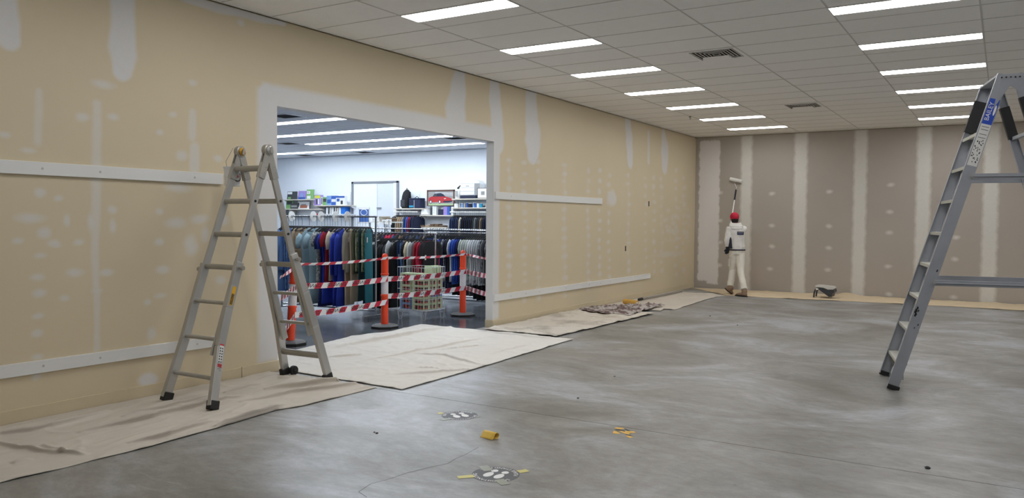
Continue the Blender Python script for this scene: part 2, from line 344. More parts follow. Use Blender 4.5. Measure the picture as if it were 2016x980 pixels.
WL = grid_wall('wall_left', lambda u, z: np.stack([0*u+XW, u, z], -1), YA, ZA, lambda u, z: (u > OY1) & (u < OY2) & (z < OH), {'filler': FL.a}, 'tan_wall')
struct(WL)
b = MB(); xb = XW-TH          # back face (shop side) and reveals, both painted white
b.quad((xb, YF, 0), (xb, OY1, 0), (xb, OY1, HC), (xb, YF, HC)); b.quad((xb, OY2, 0), (xb, DEP, 0), (xb, DEP, HC), (xb, OY2, HC)); b.quad((xb, OY1, OH), (xb, OY2, OH), (xb, OY2, HC), (xb, OY1, HC))
b.quad((XW, OY1, 0), (xb, OY1, 0), (xb, OY1, OH), (XW, OY1, OH)); b.quad((XW, OY2, 0), (xb, OY2, 0), (xb, OY2, OH), (XW, OY2, OH)); b.quad((XW, OY1, OH), (xb, OY1, OH), (xb, OY2, OH), (XW, OY2, OH))
b.build('opening_reveal', 'white_paint', WL)
for q, h in (((1277.5, 401), 10), ((1231.5, 489), 10)):
    p = onx(*q, XW); z2 = onx(q[0], q[1]+h/2, XW).z; hz = abs(p.z-z2); MB().box(XW-.02, XW+.003, p.y-.022, p.y+.022, p.z-hz, p.z+hz).build('cable_slot', 'ink', WL)  # solid black box; its colour stands for the shade inside the slot
# ---- wall_back: bare board with joints, part of it already painted; then the shop's white wall beyond
XA = np.unique(np.concatenate([np.linspace(XW, .6, 400), np.linspace(.6, XR, 40)]).round(5)); ZB = np.linspace(0, HC-.014, 170)
FB = Field(XA, ZB); CO = Field(XA, ZB)
def pb(x, y): p = ony(x, y, DEP); return p.x, p.z
for c, hw in ((1468.5, 10.5), (1575, 12.5), (1692.5, 12.5), (1817, 14), (1950, 15)):
    u, _ = pb(c, 400); u2, _ = pb(c+hw, 400); FB.rect(u-(u2-u), u+(u2-u), -.1, HC+.1, .9, .07, .01)
for k in range(1, 6):
    u = pb(1950, 400)[0]+1.2*k; FB.rect(u-.125, u+.125, -.1, HC+.1, .9, .07, .01)
for x, y in ((1520, 381), (1520, 444), (1520, 485), (1516, 529), (1633, 377), (1632, 445), (1631, 488), (1630, 531), (1754, 364), (1751, 417), (1751, 458), (1748, 524), (1750, 579), (1883, 467), (1879, 510), (1877, 585), (1886, 400), (1417, 379), (1417, 434), (1417, 477), (1416, 522)):
    u, z = pb(x, y); FB.blob(u, z, .088, .056, .95, 1.0)
u0, _ = pb(1375.5, 420); u1, _ = pb(1415, 420); z1 = pb(1390, 277)[1]
CO.rect(u0, u1, .17, z1, 1, .03, .016); CO.rect(u0+.22, u1+.01, .10, z1-.10, 1, .03, .014); CO.a *= (FB.U < u1+.02)
WBk = grid_wall('wall_back', lambda u, z: np.stack([u, 0*u+DEP, z], -1), XA, ZB, lambda u, z: u < -99, {'filler': FB.a, 'coat': CO.a}, 'taupe_board'); struct(WBk)
struct(MB().box(SHOP_X0, XW-TH, DEP, DEP+.1, 0, HC-.018).build('wall_shop_back', 'shop_white'))
struct(MB().box(SHOP_X0-.1, SHOP_X0, YF, DEP+.1, 0, HC).build('wall_shop_end', 'shop_white'))
struct(MB().box(SHOP_X0, XW-TH, YF-.1, YF, 0, HC).build('wall_shop_front', 'shop_white'))
struct(MB().box(XR, XR+.1, YF, DEP+.1, 0, HC).build('wall_right', 'white_paint')); struct(MB().box(XW-TH, XR+.1, YF-.1, YF, 0, HC).build('wall_front', 'white_paint'))
b = MB()                     # open shadow-line channel at the head of both walls
for a, c, e in (((XW, YF), (XW, DEP), V((-1, 0, 0))), ((XW, DEP), (XR, DEP), V((0, 1, 0)))):
    a, c = V((*a, 0)), V((*c, 0)); z0, z1 = V((0, 0, HC-.014)), V((0, 0, HC+.03)); e = e*.025
    b.quad(a+z0, c+z0, c+e+z0, a+e+z0); b.quad(a+e+z0, c+e+z0, c+e+z1, a+e+z1); b.quad(a+z1, c+z1, c+e+z1, a+e+z1)
struct(b.build('trim_1', 'skirting_tan'))
# ---- skirting
def skirt(name, x0, x1, y0, y1, h=.105): return struct(MB().box(x0, x1, y0, y1, 0, h).build(name, 'skirting_tan', bevel=.003))
ys = onx(475, 740, XW).y
skirt('baseboard_left', XW, XW+.010, YF, ys-.004, .105)
skirt('baseboard_left', XW, XW+.014, ys, OY1+.014, .108); skirt('baseboard_left', XW-TH, XW, OY1, OY1+.014, .108)
skirt('baseboard_left', XW, XW+.014, OY2-.014, OY2+.13, .108); skirt('baseboard_left', XW-TH, XW, OY2-.014, OY2, .108); skirt('baseboard_left', XW, XW+.010, OY2+.134, DEP, .105)
# ---- white battens screwed to the tan wall
def batten(n, x0, yt0, yb0, x1, yt1, yb1, screws, ext=0):
    a, b_ = onx(x0, (yt0+yb0)/2, XW), onx(x1, (yt1+yb1)/2, XW); h = (abs(onx(x0, yt0, XW).z-onx(x0, yb0, XW).z)+abs(onx(x1, yt1, XW).z-onx(x1, yb1, XW).z))/2
    z = (a.z+b_.z)/2; za = a.z if ext == 0 else a.z
    m = MB(); m.beam((XW+.0125, a.y-ext, za), (XW+.0125, b_.y, b_.z), .025, h, (1, 0, 0)); o = struct(m.build('trim_%d' % n, 'batten_white', bevel=.002))
    for sx in screws:
        t = (sx-x0)/(x1-x0); q = onx(sx, (yt0+yb0)/2*(1-t)+(yt1+yb1)/2*t, XW)
        MB().lathe((XW+.0245, q.y, q.z), [(.010, 0), (.010, .0008), (.004, .001)], 10, (1, 0, 0)).build('screw_head', 'screw_fill', o)
batten(2, 0, 314.5, 340, 436, 342, 363.5, (80, 194, 380), 2.0); batten(3, 0, 718, 744, 424, 661, 681, (82, 194, 385), 2.0)
batten(4, 973.6, 378, 391, 1183.5, 390, 402.5, (1004,)); batten(5, 971, 580.6, 592.8, 1278.6, 538.2, 547.6, (1003, 1033, 1060, 1112, 1158, 1180, 1199))
# ---- floor slabs, with the control joint left open
JY = 5.447
fl = struct(MB().box(XW-.01, XR, YF, DEP, -.12, -.035).build('floor', 'concrete'))
for y0, y1 in ((YF, JY-.0035), (JY+.0035, DEP)): MB().box(XW-TH, XR, y0, y1, -.05, 0).build('floor_slab', 'concrete', fl)
struct(MB().box(SHOP_X0, XW-TH, YF, DEP, -.12, 0).build('floor_shop', 'shop_concrete'))
crk = [(722, 978), (706, 968), (730, 952), (768, 942), (800, 931), (852, 918), (882, 912), (898, 902), (915, 895), (942, 880)]
m = MB()
for p, q in zip(crk, crk[1:]):
    a, c = onz(*p, .0006), onz(*q, .0006); e = (c-a).cross(V((0, 0, 1))).normalized()*.0016; m.quad(a-e, c-e, c+e, a+e)
m.build('floor_crack', 'dark_gap', fl)
# ---- ceiling: tiles in a T-bar grid, lamps and vents set into it
ce = struct(MB().box(XW-.01, XR, YF, DEP+.01, HC+.36, HC+.42).build('ceiling', 'tile'))
GX = [XW] + [LIGHT_X[0]+1.211*k-.005 for k in range(0, 11)]; GX = [g for g in GX if g < XR-.2]+[XR]
TY = LIGHT_S/3; GY = [YF] + [LIGHT_Y0+TY*k-.012 for k in range(-16, 24) if YF+.1 < LIGHT_Y0+TY*k < DEP-.05]+[DEP]
LROW = range(-2, 7); VENT = [(-3.27, 8.73), (-3.27, LIGHT_Y0+TY*14-.012)]
VCELL = {}
vents = []
for vx, vy in ((-2.98, 9.1), (-2.95, 14.35)):
    i = max(k for k in range(len(GX)) if GX[k] <= vx); j = max(k for k in range(len(GY)) if GY[k] <= vy); VCELL[(i, j)] = 1; vents.append((GX[i], GX[i+1], GY[j], GY[j+1]))
cells = []
for i in range(len(GX)-1):
    for j in range(len(GY)-1):
        x0, x1, y0, y1 = GX[i], GX[i+1], GY[j], GY[j+1]
        lit = any(abs(x0-(lx-.005)) < .03 for lx in LIGHT_X) and any(abs(y0-(LIGHT_Y0+LIGHT_S*k-.012)) < .03 for k in LROW)
        if lit: y0 += LIGHT_W+.024
        if (i, j) in VCELL: x1 = x1-(y1-y0)
        cells.append((x0, x1, y0, y1))
def cell_mesh(w, d):
    g = .0062; return MB().box(-w/2+g, w/2-g, -d/2+g, d/2-g, HC+.003, HC+.02)
cache = {}; rest = MB(); vis = []
for c in cells:
    cx, cy = (c[0]+c[1])/2, (c[2]+c[3])/2; inv = False
    for X in (c[0], cx, c[1]):
        for Y in (c[2], cy, c[3]):
            u, v, z = pix((X, Y, HC))
            if z > .3 and -5 < u < 2021 and -5 < v: inv = True
    vis.append((0 if inv else 1, math.hypot(cx, cy), c))
vis.sort()
for n, (out, d, c) in enumerate(vis):
    w, dd = round(c[1]-c[0], 3), round(c[3]-c[2], 3); cx, cy = (c[0]+c[1])/2, (c[2]+c[3])/2
    if not out and n < 300:
        if (w, dd) not in cache: cache[(w, dd)] = cell_mesh(w, dd).mesh('ceiling_tile', 'tile')
        t = link_copy(cache[(w, dd)], 'ceiling_tile', ce, (cx, cy, random.uniform(0, .0015)))
    else: k = cell_mesh(w, dd); rest.add([(x+cx, y+cy, z) for x, y, z in k.v], k.f)
stuff(rest.build('ceiling_tile_field', 'tile', ce))
for g in GX[1:-1]: MB().box(g-.007, g+.007, YF, DEP, HC, HC+.03).build('main_runner', 'tbar', ce)
m = MB()
for g in GY[1:-1]: m.box(XW, XR, g-.006, g+.006, HC+.0008, HC+.03)
stuff(m.build('cross_tees', 'tbar', ce))
m = MB(); m.box(XW, XW+.02, YF, DEP, HC-.001, HC+.03); m.box(XW, XR, DEP-.02, DEP, HC-.001, HC+.03); m.build('wall_angle', 'tile', ce)
# shop ceiling
cs = struct(MB().box(SHOP_X0, XW-TH, YF, DEP+.06, HC, HC+.1).build('ceiling_shop', 'shop_tile'))
m = MB()
for k in range(-16, 24):
    y = LIGHT_Y0+TY*k
    if YF < y < DEP: m.box(SHOP_X0, XW-TH, y-.006, y+.006, HC-.001, HC+.01)
x = XW-TH-1.0
while x > SHOP_X0: m.box(x-.006, x+.006, YF, DEP, HC-.001, HC+.01); x -= 1.211
stuff(m.build('ceiling_grid', 'tbar', cs))
struct(MB().box(SHOP_X0, XW-TH, DEP+.03, DEP+.06, HC-.02, HC+.02).build('trim_6', 'shop_white'))
# ---- lamps
def ceiling_light(x0, y0, w, d, label, group, lampm, frame='white_metal', hid=False):
    off = True                                              # lamps of the same rows that lie beyond the frame
    for i in range(9):
        for yy in (y0, y0+d):
            u, v, z = pix((x0+w*i/8, yy, HC))
            if z > .1 and 0 <= u <= 2016 and 0 <= v <= 980: off = False
    sfx = '_offscreen' if off or hid else ''
    t = Thing('ceiling_light'+sfx, (x0+w/2, y0+d/2, HC-.004), label, 'ceiling light', group)
    m = MB(); f = .012
    m.box(x0, x0+w, y0, y0+f, HC-.004, HC+.04); m.box(x0, x0+w, y0+d-f, y0+d, HC-.004, HC+.04); m.box(x0, x0+f, y0+f, y0+d-f, HC-.004, HC+.04); m.box(x0+w-f, x0+w, y0+f, y0+d-f, HC-.004, HC+.04)
    t.part('lamp_frame', m, frame); t.part('diffuser'+sfx, MB().box(x0+f, x0+w-f, y0+f, y0+d-f, HC-.006, HC+.02), lampm)
ORD = ['nearest']+[w+' from' for w in 'second third fourth fifth sixth seventh eighth ninth tenth eleventh'.split()]
LBL = ('strip light in the row beside the tan wall', 'strip light in the row above the stepladder', 'strip light in the third row from the tan wall', 'strip light in the row by the right wall')
for ci, lx in enumerate(LIGHT_X):
    for k in LROW: ceiling_light(lx-.005, LIGHT_Y0+LIGHT_S*k-.006, 1.21, LIGHT_W+.012, LBL[ci]+', '+ORD[6-k]+' the back wall', LBL[ci].replace('strip light', 'strip lights'), 'room_lamp')
for (x0, x1, k) in ((-19, -11.17, 3), (-19, -11.17, 4), (-15.85, -11.15, 5), (-19.5, -11.45, 6), (-19, -11.17, 2), (-9.9, -7.5, 1), (-9.9, -7.5, 2), (-9.9, -7.5, 3), (-9.9, -7.5, 4), (-9.9, -7.5, 5), (-9.9, -7.5, 6)):   # the last seven lie out of the picture above the opening's head and light the clothes
    long_ = x0 < -11
    ceiling_light(x0, LIGHT_Y0+LIGHT_S*k-.006, x1-x0, .3, ('long continuous strip light on the shop ceiling, ' if long_ else 'short strip light on the shop ceiling, ')+ORD[6-k]+' the shop back wall', 'shop strip lights, long' if long_ else 'shop strip lights, short', 'shop_lamp', hid=not long_ or k == 2)
# ---- air vents
def vent(x0, x1, y0, y1, label):
    t = Thing('ceiling_vent', ((x0+x1)/2, (y0+y1)/2, HC-.006), label, 'air vent', None); zc = HC-.006
    s = min(x1-x0, y1-y0); cx, cy = (x0+x1)/2, (y0+y1)/2
    t.part('backing', MB().box(x0+.02, x1-.02, y0+.02, y1-.02, HC+.28, HC+.295), 'alu_dull'); t.part('cavity', MB().add([(x0+.041, y0+.041, HC), (x1-.041, y0+.041, HC), (x1-.041, y1-.041, HC), (x0+.041, y1-.041, HC), (x0+.041, y0+.041, HC+.28), (x1-.041, y0+.041, HC+.28), (x1-.041, y1-.041, HC+.28), (x0+.041, y1-.041, HC+.28)], [(0, 1, 5, 4), (1, 2, 6, 5), (2, 3, 7, 6), (3, 0, 4, 7)]), 'alu_dull')
    m = MB()
    for a, b_, c, d in ((x0, x1, y0, y0+.04), (x0, x1, y1-.04, y1), (x0, x0+.04, y0+.04, y1-.04), (x1-.04, x1, y0+.04, y1-.04)): m.box(a, b_, c, d, zc, HC+.035)
    t.part('vent_frame', m, 'tile')
    for k in range(0, 6):
        h = s/2-.058-.040*k
        if h < .02: break
        for dx, dy in ((1, 0), (-1, 0), (0, 1), (0, -1)):
            e = V((dx, dy, 0)); q = V((-dy, dx, 0)); mm = MB(); mm.obox(V((cx, cy, HC-.003))+e*h, q*(h+.004), e*.0042, V((0, 0, .001))); t.part('louvre', mm, 'tile')
    m = MB(); n = 8                                        # pale deflector sheet hung under the near half
    vs = []
    for i in range(n+1):
        a = i/n; y = y0+.36+(.22*a); z = HC-.012-.012*math.sin(a*math.pi)
        vs.append((x0+.05+.06*(1-a), y, z)); vs.append((x1-.14-.05*(1-a)*(i % 2), y, z))
    m.add(vs, [(2*i, 2*i+1, 2*i+3, 2*i+2) for i in range(n)])
    o = t.part('deflector', m, 'tile'); sm = o.modifiers.new('solid', 'SOLIDIFY'); sm.thickness = .003
for (x0, x1, y0, y1), l in zip(vents, ('square louvred ceiling vent between the light rows, the larger-looking one beside strip lights', 'square louvred ceiling vent near the taupe back wall')): vent(x1-(y1-y0), x1, y0, y1, l)
def flat_vent(x0, x1, y0, y1, label):
    t = Thing('ceiling_vent', ((x0+x1)/2, (y0+y1)/2, HC), label, 'air vent'); m = MB(); f = .05
    for a, b_, c, d in ((x0, x1, y0, y0+f), (x0, x1, y1-f, y1), (x0, x0+f, y0+f, y1-f), (x1-f, x1, y0+f, y1-f)): m.box(a, b_, c, d, HC-.012, HC)
    t.part('vent_frame', m, 'shop_tile'); t.part('backing', MB().box(x0+f, x1-f, y0+f, y1-f, HC-.004, HC), 'ink')  # black sheet under a solid ceiling stands in for shade inside the vent
    for k in range(5): y = y0+f+(y1-y0-2*f)*(k+.5)/5; t.part('louvre', MB().obox(((x0+x1)/2, y, HC-.007), ((x1-x0)/2-f, 0, 0), (0, .018, .004), (0, 0, .001)), 'alu_dull')
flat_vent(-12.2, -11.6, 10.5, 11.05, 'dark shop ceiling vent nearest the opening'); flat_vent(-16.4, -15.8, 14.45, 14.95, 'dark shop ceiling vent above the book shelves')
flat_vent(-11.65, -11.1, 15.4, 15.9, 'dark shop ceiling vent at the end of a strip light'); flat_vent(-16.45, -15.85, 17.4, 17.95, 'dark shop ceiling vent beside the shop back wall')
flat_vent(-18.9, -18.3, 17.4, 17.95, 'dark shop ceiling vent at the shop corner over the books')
# ================================================================== OBJECTS
# ---- articulated aluminium ladder standing by the opening
def ladder_left():
    HY, HZ = 4.77, 2.135
    t = Thing('folding_ladder', (-5.6, HY, 0), 'aluminium articulated ladder opened as an A-frame beside the shop opening', 'ladder')
    zf = .012
    foot = {('a', 0): onz(416, 806, zf), ('a', 1): onz(328, 789, zf), ('b', 0): onz(645, 749, zf), ('b', 1): onz(563, 738, zf)}
    xt = (-5.483, -5.845)                                       # rails at the hinge: near the room, near the wall
    pxs = {('a', 0): [(466, 527), (447, 606), (431, 681)], ('a', 1): [(403, 530), (384, 598), (366, 664)],
           ('b', 0): [(577, 510), (598, 575), (617, 641)], ('b', 1): [(526, 521), (538, 580), (549, 636)]}
    rails = {}
    for k, fp in foot.items():
        top = V((xt[k[1]], HY, HZ)); other = foot[(k[0], 1-k[1])]
        N = (V((1, (other-fp).y/((other-fp).x), 0))).cross(top-fp)
        mid = [onpl(x, y, fp, N) for x, y in pxs[k]]
        rails[k] = [fp]+mid[::-1]+[top]
    X = V((1, 0, 0))
    for (sd, n), r in rails.items():
        fp, k3, k2, k1, top = r; sg = 1 if n == 0 else -1; d = (top-k1).normalized(); q = d.cross(X)
        low = k1-d*.02
        m = MB(); m.beam(k1-d*.75, top-d*.12, .026, .062, X)      # inner, upper rail
        rl = t.part('inner_rail', m, 'alu', bevel=.004)
        m = MB(); off = X*sg*.012                                  # outer, flared rail sleeves over it
        for a, b_ in ((fp+V((0, 0, .03)), k3), (k3, k2), (k2, k1+d*.05)): m.beam(a+off, b_+off, .042, .076, X)
        orl = t.part('outer_rail', m, 'alu', bevel=.004)
        m = MB(); dd = (k3-fp).normalized(); m.beam(fp+off, fp+off+dd*.075, .056, .092, X); t.part('rubber_foot', m, 'black_rubber', bevel=.008)
        m = MB(); dr = (k2-k1).normalized(); m.tube([k1+X*sg*.0, k1+X*sg*.075], .013, 10); m.tube([k1+X*sg*.06+V((0, 0, .0)), k1+X*sg*.085], .019, 10); t.part('lock_pin', m, 'alu_dull')
        m = MB()                                                   # hinge arm: plate curving into the hinge
        a0 = top-d*.26; arm = [a0, top-d*.13, top-d*.05+q*(.0), top]
        m.beam(a0+X*sg*.016, top-d*.012+X*sg*.016, .010, .066, X); m.beam(a0-X*sg*.016, top-d*.012-X*sg*.016, .010, .066, X); t.part('hinge_arm', m, 'alu_dull', bevel=.002)
        for s_, zz in ((.20, 1), (.24, -1), (.15, 1), (.115, -1)):
            m = MB(); m.tube([top-d*s_+q*(.018*zz)+X*.021, top-d*s_+q*(.018*zz)+X*.024], .006, 8); t.part('rivet', m, 'alu', smooth=False)
    for n in (0, 1):
        m = MB(); c = V((xt[n], HY, HZ)); m.lathe(c-X*.028, [(.044, 0), (.051, .006), (.051, .050), (.044, .056)], 24, X); t.part('hinge_drum', m, 'alu_dull', sharp=40)
        m = MB(); m.lathe(c+X*.026, [(.036, 0), (.036, .010), (.026, .016), (.010, .017)], 18, X); kn = t.part('hinge_cap', m, 'brass' if n else 'alu', sharp=40)
        m = MB(); m.obox(c+X*.05, X*.004, V((0, .006, .026)), V((0, .010, -.004))); t.part('lock_lever', m, 'alu_dull', kn)
    def railx(k, z):
        r = rails[k]
        for a, b_ in zip(r, r[1:]):
            if a.z <= z <= b_.z: return a.lerp(b_, (z-a.z)/(b_.z-a.z))
        return r[-1]
    px_a = [(498, 331), (470, 396), (443, 461), (430, 525), (412, 594), (394, 664), (371, 737)]
    px_b = [(536, 331), (540, 396), (545, 460), (553, 520), (562, 577), (585, 635), (597, 693)]
    for sd, L in (('a', px_a), ('b', px_b)):
        top = V((xt[0], HY, HZ)); N = V((1, (foot[(sd, 1)]-foot[(sd, 0)]).y/(foot[(sd, 1)]-foot[(sd, 0)]).x, 0)).cross(top-foot[(sd, 0)])
        for i, (x, y) in enumerate(L):
            z = onpl(x, y, foot[(sd, 0)], N).z; a, b_ = railx((sd, 0), z), railx((sd, 1), z)
            m = MB()
            if i < 4: m.prof(a, b_, [(-.022, -.012), (-.016, -.019), (.016, -.019), (.022, -.012), (.018, -.004), (.018, .004), (.022, .012), (.016, .019), (-.016, .019), (-.022, .012), (-.018, .004), (-.018, -.004)], (0, 0, 1))
            else: m.prof(a, b_, [(.017*math.cos(k*math.pi/5), .024*math.sin(k*math.pi/5)) for k in range(10)], (0, 0, 1))
            rg = t.part('rung', m, 'alu_dull', sharp=50)
            e = a-b_; e.normalize(); m = MB(); m.tube([a+e*.010, a+e*.0175], .0115, 10); t.part('rung_hole', m, 'ink', rg) if i < 3 else None  # black disc on the rail, coloured as the shade of an open hole
        if sd == 'b':
            a, b_ = railx(('b', 0), .245), railx(('b', 1), .245); t.part('stabiliser_bar', MB().beam(a, b_, .03, .018, (0, 0, 1)), 'alu_dull', bevel=.003)
    fb = foot[('b', 1)]; m = MB(); w = fb+V((.04, .045, .046)); m.lathe(w, [(.044, 0), (.046, .006), (.046, .030), (.044, .036)], 22, X); wl = t.part('wheel', m, 'black_rubber', sharp=40)
    t.part('wheel_hub', MB().lathe(w+X*.034, [(.018, 0), (.018, .008), (.010, .010)], 14, X), 'ink', wl)
    # stickers on the near rail
    def stick(name, p0, p1, w, mt, k=('a', 0), push=.0):
        r = rails[k]; fp, k3, k2, k1, top = r
        def at(y):
            best = None
            for s_ in range(201):
                z = s_/200*2; p = railx(k, z); e = abs(pix(p)[1]-y)
                if best is None or e < best[0]: best = (e, p)
            return best[1]
        a, b_ = at(p1), at(p0); d = (b_-a).normalized(); q = d.cross(X).normalized(); m = MB(); base = X*(.012+.0215+push)
        m.plate([a+base-q*w/2, a+base+q*w/2, b_+base+q*w/2, b_+base-q*w/2], X, .0006); return t.part(name, m, mt), a+base, b_+base, q
    o, a, b_, q = stick('maker_label', 563, 601, .034, 'label_yellow')
    m = MB(); c = a.lerp(b_, .34); d = (b_-a); L = d.length; d.normalize()
    m.plate([c-d*L*.30-q*.012, c-d*L*.30+q*.012, c+d*L*.26+q*.012, c+d*L*.26-q*.012], X, .0012); p = t.part('label_badge', m, 'ink', o)
    m = MB(); put_text(m, 'GORILLA', .022, lambda x, y: c-d*L*.02+d*x*.95-q*y+X*.0016); t.part('lettering', m, 'label_yellow', o)
    o, a, b_, q = stick('warning_label', 677, 735, .042, 'label_white')
    m = MB(); m.plate([a+X*.001-q*.021, a+X*.001+q*.021, a.lerp(b_, .34)+X*.001+q*.021, a.lerp(b_, .34)+X*.001-q*.021], X, .0005); m.plate([a.lerp(b_, .95)+X*.001-q*.021, a.lerp(b_, .95)+X*.001+q*.021, b_+X*.001+q*.021, b_+X*.001-q*.021], X, .0005); t.part('red_panel', m, 'label_red', o)
    m = MB()
    for k in range(6):
        for s_ in (-1, 1):
            c = a.lerp(b_, .41+.09*k)+X*.001+q*s_*.010; m.plate([c+q*x+(b_-a).normalized()*y for x, y in ((-.006, -.006), (.004, -.008), (.006, .003), (-.002, .007))], X, .0005)
    t.part('pictogram', m, 'ink', o)
    m = MB()
    for k in range(5): c = a.lerp(b_, .05+.06*k)+X*.0018; m.plate([c-q*.017, c+q*.017, c+q*.017+(b_-a).normalized()*.003, c-q*.017+(b_-a).normalized()*.003], X, .0003)
    t.part('fine_print', m, 'ink', o)
    return rails, xt, HY, HZ
LADL = ladder_left()
# ---- pail hung on the ladder
def pail():
    c = ony(458, 350, 4.79); top = ony(440, 331, 4.79).z; bot = ony(440, 367, 4.79).z
    t = Thing('paint_pail', (c.x, c.y, bot), 'small translucent white pail hanging from the ladder hinge by a wire', 'pail')
    r = .078; h = top-bot
    o = t.part('pail_body', MB().lathe((c.x, c.y, bot), [(r*.86, 0), (r*.88, .004), (r, h), (r*1.05, h), (r*1.05, h+.008), (r*.97, h+.008), (r*.95, h-.002), (r*.84, .012)], 28), 'pail_plastic', sharp=35)
    a = V((c.x-.02, c.y-r*.99, top)); hk = V((-5.90, 4.74, 2.17))
    t.part('wire_handle', MB().tube([V((c.x-r, c.y, top-.005)), a.lerp(hk, .3)+V((0, -.01, .0)), hk, V((-5.885, 4.765, 2.165)), V((c.x+.02, c.y+r*.6, top-.01))], .0022, 6), 'alu_dull')
    d = (EYEV-c); d.z = 0; d.normalize(); e = V((-d.y, d.x, 0)); Z = V((0, 0, 1)); rr = r*.965
    def on(x, y): an = (x+.042)/rr; return V((c.x, c.y, bot+h*.5+y)) + (d*math.cos(an)+e*math.sin(an))*(rr+.004)
    m = MB(); n = 20
    for k in range(n):
        if k in (3, 4, 10): continue
        a0, a1 = 2*math.pi*k/n, 2*math.pi*(k+1)/n; m.add([on(q*math.cos(a)*1.0-.0, q*math.sin(a)) for q, a in ((.034, a0), (.044, a0), (.044, a1), (.034, a1))], [(0, 1, 2, 3)])
    t.part('round_emblem', m, 'ink', o); m = MB(); m.add([on(x, y) for x, y in ((-.018, .014), (.004, .022), (.012, -.002), (-.010, -.016))], [(0, 1, 2, 3)]); t.part('emblem_centre', m, 'label_red', o)
mat('pail_plastic', (238, 240, 242), 0.35, var=0.03, alpha=0.93)
pail()
